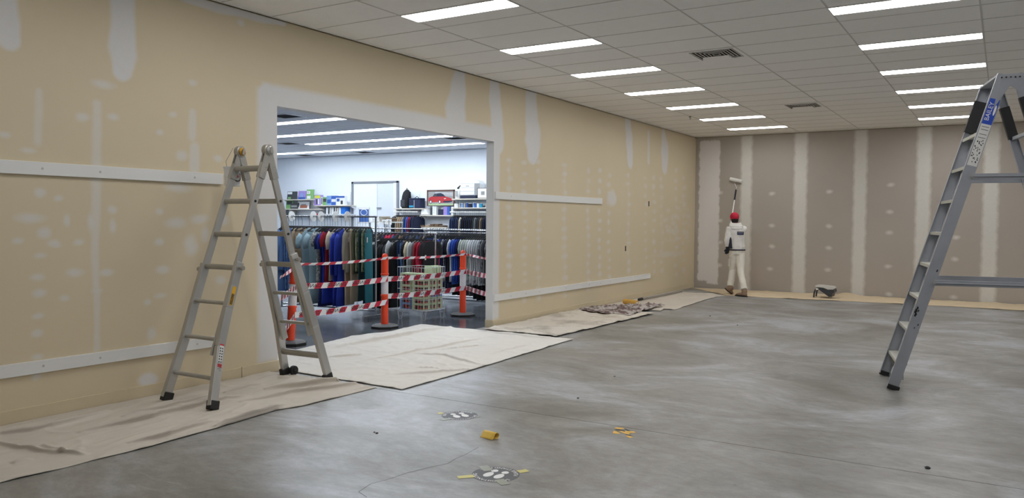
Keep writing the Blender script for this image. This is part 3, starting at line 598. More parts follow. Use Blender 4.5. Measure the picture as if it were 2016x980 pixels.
# ---- grey stepladder, cut by the right edge of the frame
def ladder_right():
    fa, fb = onz(1757, 767), onz(1741, 739); e = (fb-fa).normalized(); n = V((e.y, -e.x, 0)); Wd = (fb-fa).length
    t = Thing('step_ladder', fa.lerp(fb, .5)+n*.85, 'scuffed grey aluminium stepladder with blue label near its top', 'ladder')
    Htop, run, gap = 2.86, .825, .10; Z = V((0, 0, 1))
    def P(s, nn, z): return fa+e*(Wd*s)+n*nn+Z*z                # s 0 near .. 1 far
    d = (n*run+Z*Htop).normalized(); dr = (-n*run+Z*Htop).normalized(); N2 = 2*run+gap
    def channel(m, a, b_, inner, w=.095, fl=.032, th=.006):
        ax = (b_-a).normalized(); wd = inner.cross(ax).normalized()
        m.beam(a, b_, th, w, inner)
        for s_ in (-1, 1): m.beam(a+wd*s_*(w/2-th/2)+inner*fl/2, b_+wd*s_*(w/2-th/2)+inner*fl/2, fl, th, inner)
    for s, inn in ((0, e), (1, -e)):
        m = MB(); channel(m, P(s, 0, .02), P(s, run, Htop), inn); t.part('front_rail', m, 'alu_grey')
        m = MB(); channel(m, P(s, N2, .02), P(s, run+gap, Htop), inn, .075); t.part('rear_leg', m, 'alu_grey')
        for nn, dd in ((0, d), (N2, dr)):
            m = MB(); m.beam(P(s, nn, 0), P(s, nn, 0)+dd*.045, .045, .104, e); t.part('rubber_foot', m, 'black_rubber', bevel=.004)
        # dark tape wound on rails near the top
        if s == 1:
            m = MB(); a, b_ = P(s, run*2.42/Htop, 2.42), P(s, run*2.72/Htop, 2.72); m.beam(a-e*.012, b_-e*.012, .05, .104, e); t.part('tape_wrap', m, 'black_tape', bevel=.003)
        m = MB(); z0, z1 = (2.36, 2.66); ra = lambda z: P(s, N2-run*z/Htop, z); m.beam(ra(z0)+(e if s == 0 else -e)*.012, ra(z1)+(e if s == 0 else -e)*.012, .048, .084, e); t.part('tape_wrap', m, 'black_tape', bevel=.003)
        # gusset plate joining rail, top cap and rear leg
        g = -e*.006 if s == 0 else e*.006
        m = MB(); m.plate([P(s, run-.075, Htop-.30)+g, P(s, run-.02, Htop)+g, P(s, run+gap+.05, Htop)+g, P(s, run+gap+.10, Htop-.22)+g, P(s, run+gap*.5, Htop-.10)+g], e, .004); gp = t.part('gusset', m, 'alu_grey')
        for k in range(5): c = P(s, run-.02+k*.035, Htop-.03)-e*(.012 if s == 0 else -.006); m = MB(); m.tube([c, c-e*.004 if s == 0 else c+e*.004], .007, 8); t.part('rivet', m, 'ink', gp)
        for z in (1.965, 1.005):                                   # spreader bars from rail to rear leg
            a = P(s, run*z/Htop+.03, z)+(-e if s == 0 else e)*.012; b_ = P(s, N2-run*z/Htop-.02, z)+(-e if s == 0 else e)*.012
            m = MB(); m.beam(a, b_, .010, .052, e); m.beam(a+(-e if s == 0 else e)*.010+Z*.0, b_+(-e if s == 0 else e)*.010, .018, .008, e); sp = t.part('spreader_bar', m, 'alu_grey', bevel=.002)
            c = a+(-e if s == 0 else e)*.010; m = MB(); m.tube([c, c+(-e if s == 0 else e)*.008], .016, 12); t.part('pivot_bolt', m, 'alu_dull', sp)
    for k in range(1, 10):
        z = .30*k-.04
        if z > 2.5: break
        c0, c1 = P(0, run*z/Htop, z)+e*.006, P(1, run*z/Htop, z)-e*.006
        m = MB(); m.beam(c0, c1, .088, .006, n); m.beam(c0-n*.042-Z*.012, c1-n*.042-Z*.012, .006, .026, n); m.beam(c0+n*.042-Z*.012, c1+n*.042-Z*.012, .006, .026, n)
        st = t.part('step', m, 'alu_step')
        if k == 1:
            for c in (c0, c1): s_ = 1 if c is c0 else -1; m = MB(); m.beam(c-Z*.02+e*.14*s_, c-Z*.16+e*.005*s_, .04, .005, n); t.part('step_brace', m, 'alu_dull', st)
    for k in range(1, 9):
        z = .30*k-.04; 
        if z > 2.5 or k % 2: continue
        m = MB(); m.beam(P(0, N2-run*z/Htop, z)+e*.006, P(1, N2-run*z/Htop, z)-e*.006, .03, .03, n); t.part('rear_brace', m, 'alu_grey')
    m = MB(); m.obox(P(.5, run+gap/2, Htop-.006), n*(gap/2+.05), e*(Wd/2-.008), Z*.010); t.part('top_cap', m, 'alu_grey', bevel=.004)
    # label on the near rail's outer face
    def R(z, w, push=.0): return P(0, run*z/Htop, z)+d.cross(e).normalized()*w-e*(.0035+push)
    wv = .040
    def lab(name, z0, z1, mt, w0=-wv, w1=wv, push=.0, parent=None):
        m = MB(); m.plate([R(z0, w0, push), R(z1, w0, push), R(z1, w1, push), R(z0, w1, push)], -e, .0006); return t.part(name, m, mt, parent)
    lb = lab('blue_label', 2.425, 2.645, 'label_blue'); lw = lab('white_label', 2.06, 2.425, 'label_white')
    m = MB(); put_text(m, 'BAILEY', .052, lambda x, y: R(2.535+x, .012+y, .002)); t.part('lettering', m, 'print_white', lb)
    sgn = 1 if R(2.5, .01).dot(n) > R(2.5, 0).dot(n) else -1
    m = MB(); m.plate([R(2.55+.045*math.cos(k*.4), sgn*(.026)+.009*math.sin(k*.4), .002) for k in range(16)], -e, .0004); t.part('oval_mark', m, 'print_white', lb)
    rr = random.Random(4); m = MB()
    for k in range(34):
        z = 2.08+rr.random()*.20; w = rr.uniform(-.034, .030); m.plate([R(z, w, .001), R(z+.012*rr.random()+.004, w, .001), R(z+.012, w+.008, .001), R(z, w+.006, .001)], -e, .0004)
    for z in (2.305, 2.335, 2.375, 2.40): m.plate([R(z, -.03, .001), R(z+.004, -.03, .001), R(z+.004, .03, .001), R(z, .03, .001)], -e, .0004)
    t.part('fine_print', m, 'ink', lw)
    m = MB()
    for z, w, r_ in ((.76, .03, .010), (.73, .035, .014), (.70, .028, .012), (.74, .015, .007), (.62, -.02, .006), (.585, .0, .005), (1.12, -.02, .008)):
        m.plate([R(z+r_*math.cos(k*.7)*1.6, w+r_*math.sin(k*.7)*(1 if k % 2 else .6), .0005) for k in range(9)], -e, .0003)
    t.part('paint_splash', m, 'ink')
ladder_right()
# ---- drop cloths
def resample(pts, n):
    pts = [V((p[0], p[1], 0)) for p in pts]; L = [0]
    for a, b_ in zip(pts, pts[1:]): L.append(L[-1]+(b_-a).length)
    out = []
    for i in range(n):
        s = L[-1]*i/(n-1); k = 0
        while k < len(pts)-2 and L[k+1] < s: k += 1
        out.append(pts[k].lerp(pts[k+1], (s-L[k])/max(1e-9, L[k+1]-L[k])))
    return out
def cloth(name, ea, eb, nu, nv, z0, amp, label, mt, folds=(), seed=0, stretch=(1, 1), edge=.01, group=None, zmax=None):
    """ea, eb: two opposite edges as floor points; folds: (pixel polyline, width, height)"""
    A, B = resample(ea, nu), resample(eb, nu); fl = []
    for pts, w, h in folds: P_ = [onz(*p) for p in pts]; cu = [0]; [cu.append(cu[-1]+(b_-a).length) for a, b_ in zip(P_, P_[1:])]; fl.append((P_, w, h, cu))
    vs = []; rr = random.Random(seed)
    for i in range(nu):
        for j in range(nv):
            p = A[i].lerp(B[i], j/(nv-1)); q = V((p.x*stretch[0]*1.0, p.y*stretch[1], seed*3.1))
            n1 = mnoise.noise(q*1.1); n2 = mnoise.noise(q*2.7+V((9, 2, 1))); n3 = mnoise.noise(q*6.5+V((1, 7, 3)))
            h = amp*(.9*max(0, 1-abs(n1)*5)**2 + .7*max(0, 1-abs(n2)*4.5)**2 + .28*max(0, 1-abs(n3)*3) + .35*(n3+.3))
            e = min(i, nu-1-i, j, nv-1-j)
            jx = mnoise.noise(p*3.3+V((0, 0, seed)))*edge; jy = mnoise.noise(p*3.7+V((5, 1, seed)))*edge
            sh = V(); nv_ = V((-p.x, -p.y, 0)).normalized()      # folds lean over towards the room
            for pl, w, hh, cum in fl:
                best = None
                for k, (a, b_) in enumerate(zip(pl, pl[1:])):
                    ab = b_-a; t = max(0, min(1, (p-a).dot(ab)/ab.length_squared)); d = (p-a-ab*t); d.z = 0; L = d.length
                    if best is None or L < best[0]: best = (L, 1 if ab.x*d.y-ab.y*d.x > 0 else -1, (cum[k]+t*ab.length)/cum[-1])
                L, sg, u = best
                if L < w*3:
                    g = hh*math.sqrt(max(0, math.sin(math.pi*u)))*math.exp(-(L/w)**2); h += g; sh += nv_*g*1.15
            if e == 0: h *= .35
            z = z0+max(0, h)
            if e == 0: z += edge*.5*max(0, mnoise.noise(p*5+V((2, 2, seed))))
            vs.append((p.x+jx+sh.x, p.y+jy+sh.y, z))
    m = MB(); m.add(vs, [(i*nv+j, i*nv+j+1, (i+1)*nv+j+1, (i+1)*nv+j) for i in range(nu-1) for j in range(nv-1)])
    c = sum((V(v) for v in vs), V())/len(vs); c.z = 0
    o = m.build(name, mt, None, True, at=c); tag(o, label, 'drop cloth', group)
    if sum(p.normal.z for p in o.data.polygons) < 0: o.data.flip_normals()
    s = o.modifiers.new('solid', 'SOLIDIFY'); s.thickness = .0035; s.offset = -1
    return o
W0 = XW+.018
fA = [(-4.86, .6), (-4.88, 2.28), (-4.83, 3.17), (-4.86, 3.76), (-4.92, 4.37), (-4.86, 4.58), (-4.84, 5.46)]
cloth('drop_cloth', fA, [(W0, .6), (W0, 2.5), (W0, 4), (W0, 5.42)], 420, 120, .005, .013, 'creased cream drop cloth under the folding ladder along the tan wall', 'cloth_cream',
      [([(-60, 872), (0, 858), (60, 850), (100, 843), (215, 812)], .030, .045), ([(-20, 872), (40, 884), (110, 893), (165, 886)], .022, .030), ([(80, 880), (130, 893), (175, 897)], .02, .03), ([(150, 855), (300, 825), (400, 797), (490, 780)], .022, .055), ([(520, 768), (620, 758), (700, 748)], .035, .060),
       ([(420, 842), (500, 818), (570, 798)], .025, .055), ([(450, 745), (500, 735), (545, 730)], .05, .04), ([(240, 822), (320, 805), (430, 778)], .02, .040), ([(20, 915), (60, 905)], .03, .02), ([(470, 795), (590, 772), (720, 756)], .02, .040), ([(250, 875), (330, 858), (420, 830)], .02, .045), ([(440, 775), (520, 757)], .02, .035)], 1, (1.6, .55), .012)
cloth('drop_cloth', [(-4.59, 5.52), (-4.60, 6.6), (-4.66, 7.8), (-4.72, 9.12)], [(-6.86, 5.58), (-7.08, 6.9), (-7.22, 7.6), (-7.12, 8.3), (-7.25, 9.14)], 200, 140, .010, .010, 'large clean white drop cloth spread through the shop opening', 'cloth_white',
      [([(630, 692), (740, 672), (830, 655), (890, 645)], .05, .055), ([(700, 715), (840, 690), (960, 665)], .018, .030), ([(640, 708), (720, 700)], .02, .03), ([(815, 697), (880, 703), (950, 722)], .016, .028), ([(760, 740), (850, 735), (950, 728)], .016, .025), ([(930, 652), (1000, 660), (1080, 668)], .018, .028), ([(820, 725), (870, 728)], .014, .022), ([(870, 690), (960, 680)], .014, .022), ([(960, 700), (1040, 680)], .014, .022)], 2, (1.1, 1.1), .012)
cloth('drop_cloth', [(-5.01, 9.20), (-4.98, 10.23), (-4.97, 10.78), (-4.94, 12.45)], [(W0+.02, 9.20), (W0+.03, 10.5), (W0, 11.5), (W0, 12.5)], 190, 80, .018, .020, 'rumpled dirty drop cloth along the tan wall beside the white one', 'cloth_dirty',
      [([(945, 650), (1040, 652), (1095, 662)], .03, .03), ([(1000, 640), (1100, 632), (1170, 622)], .03, .025), ([(1010, 645), (1080, 648), (1150, 640)], .02, .03), ([(1050, 628), (1120, 622)], .06, .02)], 3, (1.3, 1.0), .02)
cloth('drop_cloth', [(-5.00, 12.9), (-5.06, 13.24), (-4.86, 13.25), (-4.93, 14.05), (-5.02, 15.91), (-4.94, 16.52)], [(W0, 12.9), (W0, 14.2), (W0, 15.5), (W0, 16.85)], 150, 50, .008, .014, 'smooth cream drop cloth lying under the grey pole in the far corner', 'cloth_cream', [([(1355, 578), (1390, 580), (1420, 580)], .05, .03), ([(1320, 590), (1400, 584)], .04, .015)], 4, (1, 1), .02)
cloth('drop_cloth', [(-4.96, 16.56), (-4.2, 16.56), (-2.68, 16.76), (-1.0, 16.90), (.5, 16.86), (2.5, 16.9)], [(W0, 17.98), (-4.2, 18.16), (-2.68, 18.17), (-1.0, 18.17), (.5, 18.17), (2.5, 18.17)], 220, 34, .004, .016, 'long tan drop cloth strip along the foot of the taupe back wall', 'cloth_tan', [([(1400, 577), (1470, 580), (1560, 585)], .05, .03), ([(1660, 582), (1690, 581)], .15, .05)], 5, (.6, 1.4), .014)
ragA = [(-6.05, 11.93), (-5.58, 11.76), (-5.06, 11.75), (-5.15, 12.5), (-5.18, 13.62)]; ragB = [(-6.12, 12.10), (-6.10, 12.5), (-5.98, 12.78), (-5.80, 13.02), (-5.50, 13.34)]
cloth('mottled_rag', ragA, ragB, 130, 90, .040, .032, 'mottled mauve and grey crumpled rag bunched on the dirty drop cloth', 'rag_mottled', (), 6, (2.8, 2.8), .04)
# ---- pole and roller sleeve lying on the cloths
a, b_ = V((-5.95, 14.2, .045)), V((-5.93, 16.55, .043))
t = Thing('extension_pole', a.lerp(b_, .5)-V((0, 0, .02)), 'long grey extension pole lying on the far drop cloth', 'pole')
t.part('pole_tube', MB().tube([a+V((0, .18, 0)), b_], .021, 12), 'alu_dull', smooth=False, sharp=40); t.part('pole_grip', MB().tube([a, a+V((0, .02, 0)), a+V((0, .19, 0))], [.016, .026, .026], 12), 'black_rubber', sharp=40)
a, b_ = onz(1229, 593, .066), onz(1254, 596.5, .066)
t = Thing('roller_sleeve', a.lerp(b_, .5)-V((0, 0, .05)), 'yellow paint roller sleeve lying beside the mottled rag', 'roller sleeve')
t.part('nap', MB().tube([a, a.lerp(b_, .04), a.lerp(b_, .96), b_], [.042, .05, .05, .042], 18), mat('nap_yellow', (226, 180, 92), .95, var=.15, scale=60, bump=.6, bscale=200).name, sharp=40); t.part('core', MB().tube([a-(b_-a)*.01, b_+(b_-a)*.01], .022, 12), 'label_white')
# ---- floor stickers
def sticker(px, up_px, r, top, bottom, label, tapes):
    c = onz(*px); u = (onz(px[0]+up_px[0], px[1]+up_px[1])-c).normalized(); rt = V((u.y, -u.x, 0)); z = .0012
    t = Thing('floor_sticker', c, label, 'floor sticker')
    def L(x, y, h=z): return c+rt*x+u*y+V((0, 0, h))
    d = t.part('disc', MB().plate([L(r*math.cos(k*math.pi/24), r*math.sin(k*math.pi/24), .0004) for k in range(48)], (0, 0, 1), .0006), 'sticker_grey')
    def arc(s, rad, a_mid, inward):
        m = MB(); vs, fs = text2d(s, .036)
        def fn(x, y):
            if inward: an = a_mid-x/rad*1.0; R = rad+y
            else: an = a_mid+x/rad*1.0; R = rad-y
            return L(R*math.cos(an), R*math.sin(an), .0014)
        m.add([fn(x, y) for x, y in vs], fs); return m
    t.part('lettering', arc(top, r*.86, math.pi/2, True), 'print_white', d); t.part('lettering', arc(bottom, r*.86, -math.pi/2, False), 'print_white', d)
    for s in (-1, 1):
        m = MB(); cx = s*r*.25; tilt = s*.05
        def ell(ox, oy, rx, ry, cut=None):
            return [L(cx+ox+rx*math.cos(k*math.pi/12)*(1+.12*math.sin(k*math.pi/12)), oy+ry*math.sin(k*math.pi/12), .0014) for k in range(24)]
        m.plate(ell(0, r*.16, r*.185, r*.33), (0, 0, 1), .0003); m.plate(ell(0, -r*.38, r*.155, r*.17), (0, 0, 1), .0003); t.part('footprint', m, 'print_white', d)
    for (x0, y0, x1, y1, w, mt) in tapes:
        a, b_ = onz(x0, y0), onz(x1, y1); e = (b_-a).cross(V((0, 0, 1))).normalized()*w/2; h = V((0, 0, .0016))
        t.part('tape_piece', MB().plate([a-e+h, b_-e+h, b_+e+h, a+e+h], (0, 0, 1), .0005), mt)
mat('sticker_grey', (84, 85, 90), .5, var=.1); mat('tape_yellow', (214, 206, 126), .5, var=.1); mat('tape_clear', (150, 152, 138), .35, var=.1); mat('tape_amber', (232, 186, 84), .5, var=.06)
sticker((976, 933.5), (-14, 8), .145, 'SAFE DISTANCING', 'PLEASE STAND HERE', 'dark round floor sticker with white footprints and four tape strips', ((901, 940, 933, 937, .05, 'tape_yellow'), (1020, 929, 1039, 926, .05, 'tape_yellow'), (951, 917, 962, 927, .06, 'tape_clear'), (982, 944, 996, 954, .06, 'tape_clear')))
sticker((905, 817.5), (9, 5.5), .142, 'SAFE DISTANCING', 'PLEASE STAND HERE', 'worn grey floor sticker with white footprints closer to the white drop cloth', ((862, 814, 872, 813, .05, 'tape_yellow'), (870, 827, 883, 824, .05, 'tape_clear'), (913, 807, 921, 806, .03, 'tape_clear'), (937, 821, 943, 820, .03, 'tape_clear')))
# ---- yellow arrow made of tape, and a curled scrap of tape
o = onz(1227, 851); t = Thing('tape_arrow', o, 'worn arrow of amber and black tape pieces stuck to the concrete', 'floor marking')
for pts in ([(1209, 843), (1213, 841), (1226, 842), (1231, 843), (1223, 845)], [(1206, 853), (1208, 848), (1213, 848), (1221, 853), (1220, 854)], [(1217, 848), (1224, 848), (1241, 853), (1238, 855), (1229, 853)], [(1230, 850), (1231, 848), (1248, 849), (1252, 851), (1248, 852), (1240, 852)], [(1232, 858), (1236, 857), (1247, 860), (1240, 862)]):
    t.part('tape_piece', MB().plate([onz(*p, .0008) for p in pts], (0, 0, 1), .0006), 'tape_amber')
for pts in ([(1210, 844), (1223, 845.5), (1231, 848), (1229, 850), (1216, 847)], [(1209, 845), (1214, 847), (1221, 853), (1214, 849)], [(1224, 842), (1232, 844), (1244, 849), (1236, 848)], [(1231, 855), (1240, 856), (1247, 859), (1236, 857)]):
    t.part('tape_piece', MB().plate([onz(*p, .0003) for p in pts], (0, 0, 1), .0004), 'black_tape')
p0 = onz(954, 858); p1 = onz(978, 864); t = Thing('tape_scrap', p0.lerp(p1, .5), 'curled scrap of yellow tape lying loose on the concrete', 'tape scrap')
ax = (p1-p0); nrm = V((-ax.y, ax.x, 0)).normalized(); m = MB(); prof = [(.026*math.cos(a), .022+.022*math.sin(a)) for a in [-1.9+.42*k for k in range(11)]]+[(-.035, .010), (-.050, .004)]
vs = [p+nrm*x+V((0, 0, z)) for p in (p0, p1) for x, z in prof]; n = len(prof); m.add(vs, [(i, i+1, n+i+1, n+i) for i in range(n-1)])
o = t.part('curl', m, mat('scrap_yellow', (236, 196, 84), .6).name, smooth=True); sd = o.modifiers.new('solid', 'SOLIDIFY'); sd.thickness = .0012
# ---- small crumbs of rubble on the floor
for x, y, r_ in ((742, 853, .012), (737, 851, .009), (1138, 784, .012), (1398, 622, .015), (1826, 922, .02), (1452, 640, .012), (1210, 741, .014)):
    p = onz(x, y); m = MB(); m.lathe((p.x, p.y, 0), [(r_*.7, 0), (r_, r_*.35), (r_*.4, r_*.7)], 6); tag(m.build('rubble_crumb', 'cloth_grey' if x == 1210 else 'ink', at=p), 'dark crumb of debris lying on the bare concrete' if x != 1210 else 'pale crumb of debris lying on the bare concrete', 'debris', 'crumbs of debris on the concrete')
# ---- paint tray with handle and legs, by the back wall
def tray():
    Y = 17.2; s = lambda x, y: ony(x, y, Y)
    def loc(px, py): return s(1590+px*70/1372, 550+py*50/980)
    base = loc(700, 790); base.z = 0; zb = .012
    t = Thing('paint_tray', base, 'dark paint tray with white rim propped on legs at the back wall', 'paint tray')
    fx, wy = V((1, 0, 0)), V((0, .30, 0))
    def zz(p): q = V(p); q.z = max(q.z-loc(0, 785).z, 0)+zb; return q
    out = [(360, 400), (500, 410), (780, 700), (860, 770), (985, 770), (1010, 640), (1080, 600), (1050, 470)]
    m = MB(); pts = [zz(loc(*p)) for p in out]; m.plate([p-wy/2 for p in pts], (0, 1, 0), .30); t.part('tray_well', m, 'tray_dark', bevel=.006)
    rim = [(350, 330), (520, 335), (850, 375), (1000, 390), (1055, 440), (1050, 490), (830, 490), (660, 420), (500, 400), (360, 400)]
    m = MB(); pts = [zz(loc(*p)) for p in rim]; m.plate([p-wy*.54 for p in pts], (0, 1, 0), .324); t.part('tray_rim', m, 'white_metal', bevel=.004)
    m = MB(); pts = [zz(loc(*p)) for p in ((380, 420), (480, 430), (450, 505), (360, 500))]; m.plate([p-wy*.5 for p in pts], (0, 1, 0), .04); t.part('tray_clip', m, 'label_white', bevel=.003)
    for sy in (-.42, .42):
        m = MB(); m.tube([zz(loc(360, 470))+wy*sy, zz(loc(300, 600))+wy*sy, zz(loc(280, 785))+wy*sy], .016, 8); t.part('tray_leg', m, 'tray_dark', sharp=40)
mat('tray_dark', (58, 62, 68), .5, var=.25, scale=14)
tray()
# ---- bollards
def bollard(base, top, label):
    t = Thing('bollard', base, label, 'bollard'); ax = V(top).normalized() if top else V((0, 0, 1)); base = V(base)
    oc = [(.205, 0), (.205, .030), (.185, .045), (.15, .058), (.06, .062)]
    b0 = t.part('rubber_base', MB().lathe(base, oc[:2]+[(.20, .034)], 8, xa=(1, .4, 0)), 'black_rubber'); t.part('base_top', MB().lathe(base+V((0, 0, .034)), [(.198, 0), (.16, .018), (.06, .024)], 8, xa=(1, .4, 0)), 'base_top')
    p = base+V((0, 0, .05))
    b = t.part('post', MB().lathe(p, [(.052, 0), (.050, .40), (.056, .405), (.056, .425), (.050, .43), (.050, .70), (.057, .705), (.057, .725), (.051, .73), (.051, .91), (.056, .915), (.056, .935), (.030, .945)], 20, ax), 'orange', sharp=35)
    t.part('reflective_band', MB().lathe(p+ax*.435, [(.0508, 0), (.0508, .262)], 20, ax), 'reflect_white', b, sharp=35)
    t.part('head', MB().lathe(p+ax*.965-V((.022, 0, 0)), [(.030, 0), (.045, .006), (.045, .038), (.030, .044)], 16, (1, 0, 0)), 'orange', sharp=35); t.part('neck', MB().lathe(p+ax*.93, [(.026, 0), (.024, .03)], 12, ax), 'orange')
    return lambda h: p+ax*(h-.05)
B1 = bollard((-7.40, 6.78, 0), (.045, .035, 1), 'leaning orange bollard seen through the folding ladder'); B2 = bollard((-7.468, 8.60, 0), None, 'upright orange bollard standing at the edge of the white drop cloth'); B3 = bollard((-7.387, 10.40, 0), None, 'upright orange bollard with black base past the wire basket, by the jamb')
# ---- danger tape
def tape_mat():
    m = bpy.data.materials.new('danger_tape'); m.use_nodes = True; nt = m.node_tree; b = nt.nodes['Principled BSDF']
    uv = nt.nodes.new('ShaderNodeUVMap'); sx = nt.nodes.new('ShaderNodeSeparateXYZ'); nt.links.new(uv.outputs[0], sx.inputs[0])
    a = nt.nodes.new('ShaderNodeMath'); a.operation = 'MULTIPLY_ADD'; a.inputs[1].default_value = -.055; nt.links.new(sx.outputs[1], a.inputs[0]); nt.links.new(sx.outputs[0], a.inputs[2])
    f = nt.nodes.new('ShaderNodeMath'); f.operation = 'PINGPONG'; f.inputs[1].default_value = .12; nt.links.new(a.outputs[0], f.inputs[0])
    g = nt.nodes.new('ShaderNodeMath'); g.operation = 'GREATER_THAN'; g.inputs[1].default_value = .06; nt.links.new(f.outputs[0], g.inputs[0])
    mx = nt.nodes.new('ShaderNodeMix'); mx.data_type = 'RGBA'; mx.inputs[6].default_value = (*lin((232, 234, 236)), 1); mx.inputs[7].default_value = (*lin((196, 30, 62)), 1)
    nt.links.new(g.outputs[0], mx.inputs[0]); nt.links.new(mx.outputs[2], b.inputs['Base Color']); b.inputs['Roughness'].default_value = .35; M['danger_tape'] = m
tape_mat()
def tape(a, b_, w, label, sag=.02, text=True, twist=0.0):
    a, b_ = V(a), V(b_); L = (b_-a).length; n = max(6, int(L/.05)); d = (b_-a)/L; Z = V((0, 0, 1)); nr = d.cross(Z).normalized()
    def pt(s, v, off=0):
        u = s/L; c = a+d*s-Z*sag*4*u*(1-u); tw = twist*math.sin(u*9+.5); dirv = (Z*math.cos(tw)+nr*math.sin(tw)); return c+dirv*v+nr*off
    me = MB(); vs = []; fs = []
    for i in range(n+1): vs += [pt(L*i/n, -w/2), pt(L*i/n, w/2)]
    fs = [(2*i, 2*i+2, 2*i+3, 2*i+1) for i in range(n)]
    t = Thing('danger_tape', a.lerp(b_, .5), label, 'barrier tape', 'danger tape between the bollards')
    me.add(vs, fs); o = t.part('tape_band', me, 'danger_tape')
    uvl = o.data.uv_layers.new(name='UVMap')
    for lp in o.data.loops: i = lp.vertex_index; uvl.data[lp.index].uv = ((i//2)*L/n, float(i % 2))
    if text:
        s = .24
        while s < L-.2:
            m = MB(); put_text(m, 'DANGER', .066*w/.072, lambda x, y: pt(s-x*1.38, y*1.0, .0035)); t.part('lettering', m, 'ink', o); s += .48     # printed on the far side, so read mirrored from here
hts = (1.005, .70, .385)
ends0 = [V((XW-TH-.02, 5.70, h)) for h in (.93, .72, .32)]; ends1 = [V((XW-TH-.01, 9.56, h)) for h in (.985, .735, .47)]
side = (' upper', ' middle', ' lower')
for i, h in enumerate(hts):
    off = V((.060, 0, 0)); w = .036 if i == 0 else .072; tw = .5 if i == 0 else 0
    rows = ('top', 'middle', 'bottom')
    h3 = (1.0, .72, .46)[i]; h2r = (1.0, .70, .455)[i]; h1 = (.99, .72, .37)[i]
    tape(ends0[i], B1(h1)+off, w, 'red and white danger tape, %s row, from leaning bollard to the ladder-side jamb' % rows[i], .01, i > 0, tw)
    tape(B1(h1)+off, B2((1.0, .70, .375)[i])+off, w, 'red and white danger tape, %s row, leaning bollard to cloth-side bollard' % rows[i], .02, i > 0, tw)
    tape(B2(h2r)+off, B3(h3)+off, w, 'red and white danger tape, %s row, crossing in front of the wire basket' % rows[i], .02, i > 0, tw)
    tape(B3(h3)+off, ends1[i], w, 'red and white danger tape, %s row, short run ending at the jamb past the basket' % rows[i], .005, i > 0, tw)
# ================================================================== THE SHOP BEYOND THE OPENING
FAB = {'black': (26, 27, 31), 'navy': (30, 38, 66), 'dark denim': (42, 58, 92), 'royal blue': (36, 60, 168), 'blue': (52, 92, 178), 'red': (150, 24, 42), 'crimson': (176, 30, 64), 'grey': (128, 130, 134), 'pale grey': (190, 193, 196), 'charcoal': (58, 60, 66),
       'beige': (186, 170, 146), 'tan': (158, 134, 108), 'brown': (104, 84, 66), 'white': (228, 230, 232), 'pale blue': (142, 166, 176), 'teal': (22, 104, 116), 'dark green': (28, 62, 66), 'stone': (150, 144, 132), 'light denim': (92, 126, 178), 'olive': (84, 90, 70), 'cream': (222, 210, 184)}
for k, c in FAB.items(): mat('fab '+k, c, .85, var=.14, scale=9, bump=.2, bscale=120)
PAT = {'denim': 'denim', 'grey patterned': 'grey_pattern', 'green printed': 'green_print', 'navy spotted': 'navy_dots', 'grey checked': 'check_grey', 'green striped': 'stripe_green', 'grey striped': 'stripe_grey'}
def garment(kind, L, seed):
    """hangs from z=0 (rail) in the local YZ plane; near end is -y; returns cloth MB (body), hanger MB"""
    r = random.Random(seed); m = MB(); nz_ = 11; na = 14; top = -.125
    if kind == 'trousers': prof = [(0, .15), (.04, .16), (.1, .165), (1, .14)]
    elif kind == 'skirt': prof = [(0, .14), (.1, .15), (1, .17)]
    elif kind == 'dress': prof = [(0, .05), (.05, .15), (.12, .20), (.4, .17), (1, .215)]
    elif kind == 'coat': prof = [(0, .06), (.04, .17), (.09, .225), (.5, .22), (1, .245)]
    else: prof = [(0, .06), (.05, .16), (.12, .225), (.5, .22), (1, .235)]
    def pw_(t):
        for (a, x), (b_, y) in zip(prof, prof[1:]):
            if a <= t <= b_: return x+(y-x)*(t-a)/(b_-a)
        return prof[-1][1]
    ph = r.random()*6; vs = []
    for i in range(nz_):
        t = (i/(nz_-1))**1.4; w = pw_(t); th = .016+.030*min(1, t*3)+(.012*t)
        for k in range(na):
            a = 2*math.pi*k/na; fold = 1+.35*t*math.sin(5*a+ph+t*2)
            vs.append((th*math.sin(a)*fold + .012*math.sin(ph+3*t), w*math.cos(a)*(1+.04*math.sin(7*t+ph)), top-L*t))
    m.add(vs, [(i*na+k, i*na+(k+1) % na, (i+1)*na+(k+1) % na, (i+1)*na+k) for i in range(nz_-1) for k in range(na)]+[tuple(range(na)), tuple(range((nz_-1)*na, nz_*na))])
    if kind in ('shirt', 'jacket', 'coat', 'dress'):
        sl = {'shirt': .24, 'dress': .2, 'jacket': .56, 'coat': .6}[kind]; z0 = top-L*.10
        for s in (-1, 1):
            y0 = s*.19; m.tube([(0, y0-.0*s, z0+.02), (.008, y0+s*.05, z0-.05), (.012, y0+s*.075, z0-sl*.5), (.016, y0+s*.062, z0-sl)], [(.03, .05), (.036, .062), (.034, .058), (.030, .05)], 8)
    h = MB(); h.tube([(0, .018, .012), (0, .010, .024), (0, -.008, .022), (0, -.014, .004), (0, -.004, -.018), (0, 0, -.045), (0, 0, -.09)], .0035, 5)
    wd = .2 if kind not in ('trousers', 'skirt') else .16
    h.tube([(0, -wd, -.15), (0, -.07, -.105), (0, .07, -.105), (0, wd, -.15)], .011, 5); h.tube([(0, -wd, -.15), (0, wd, -.15)], .006, 5)
    return m, h
_G = {}
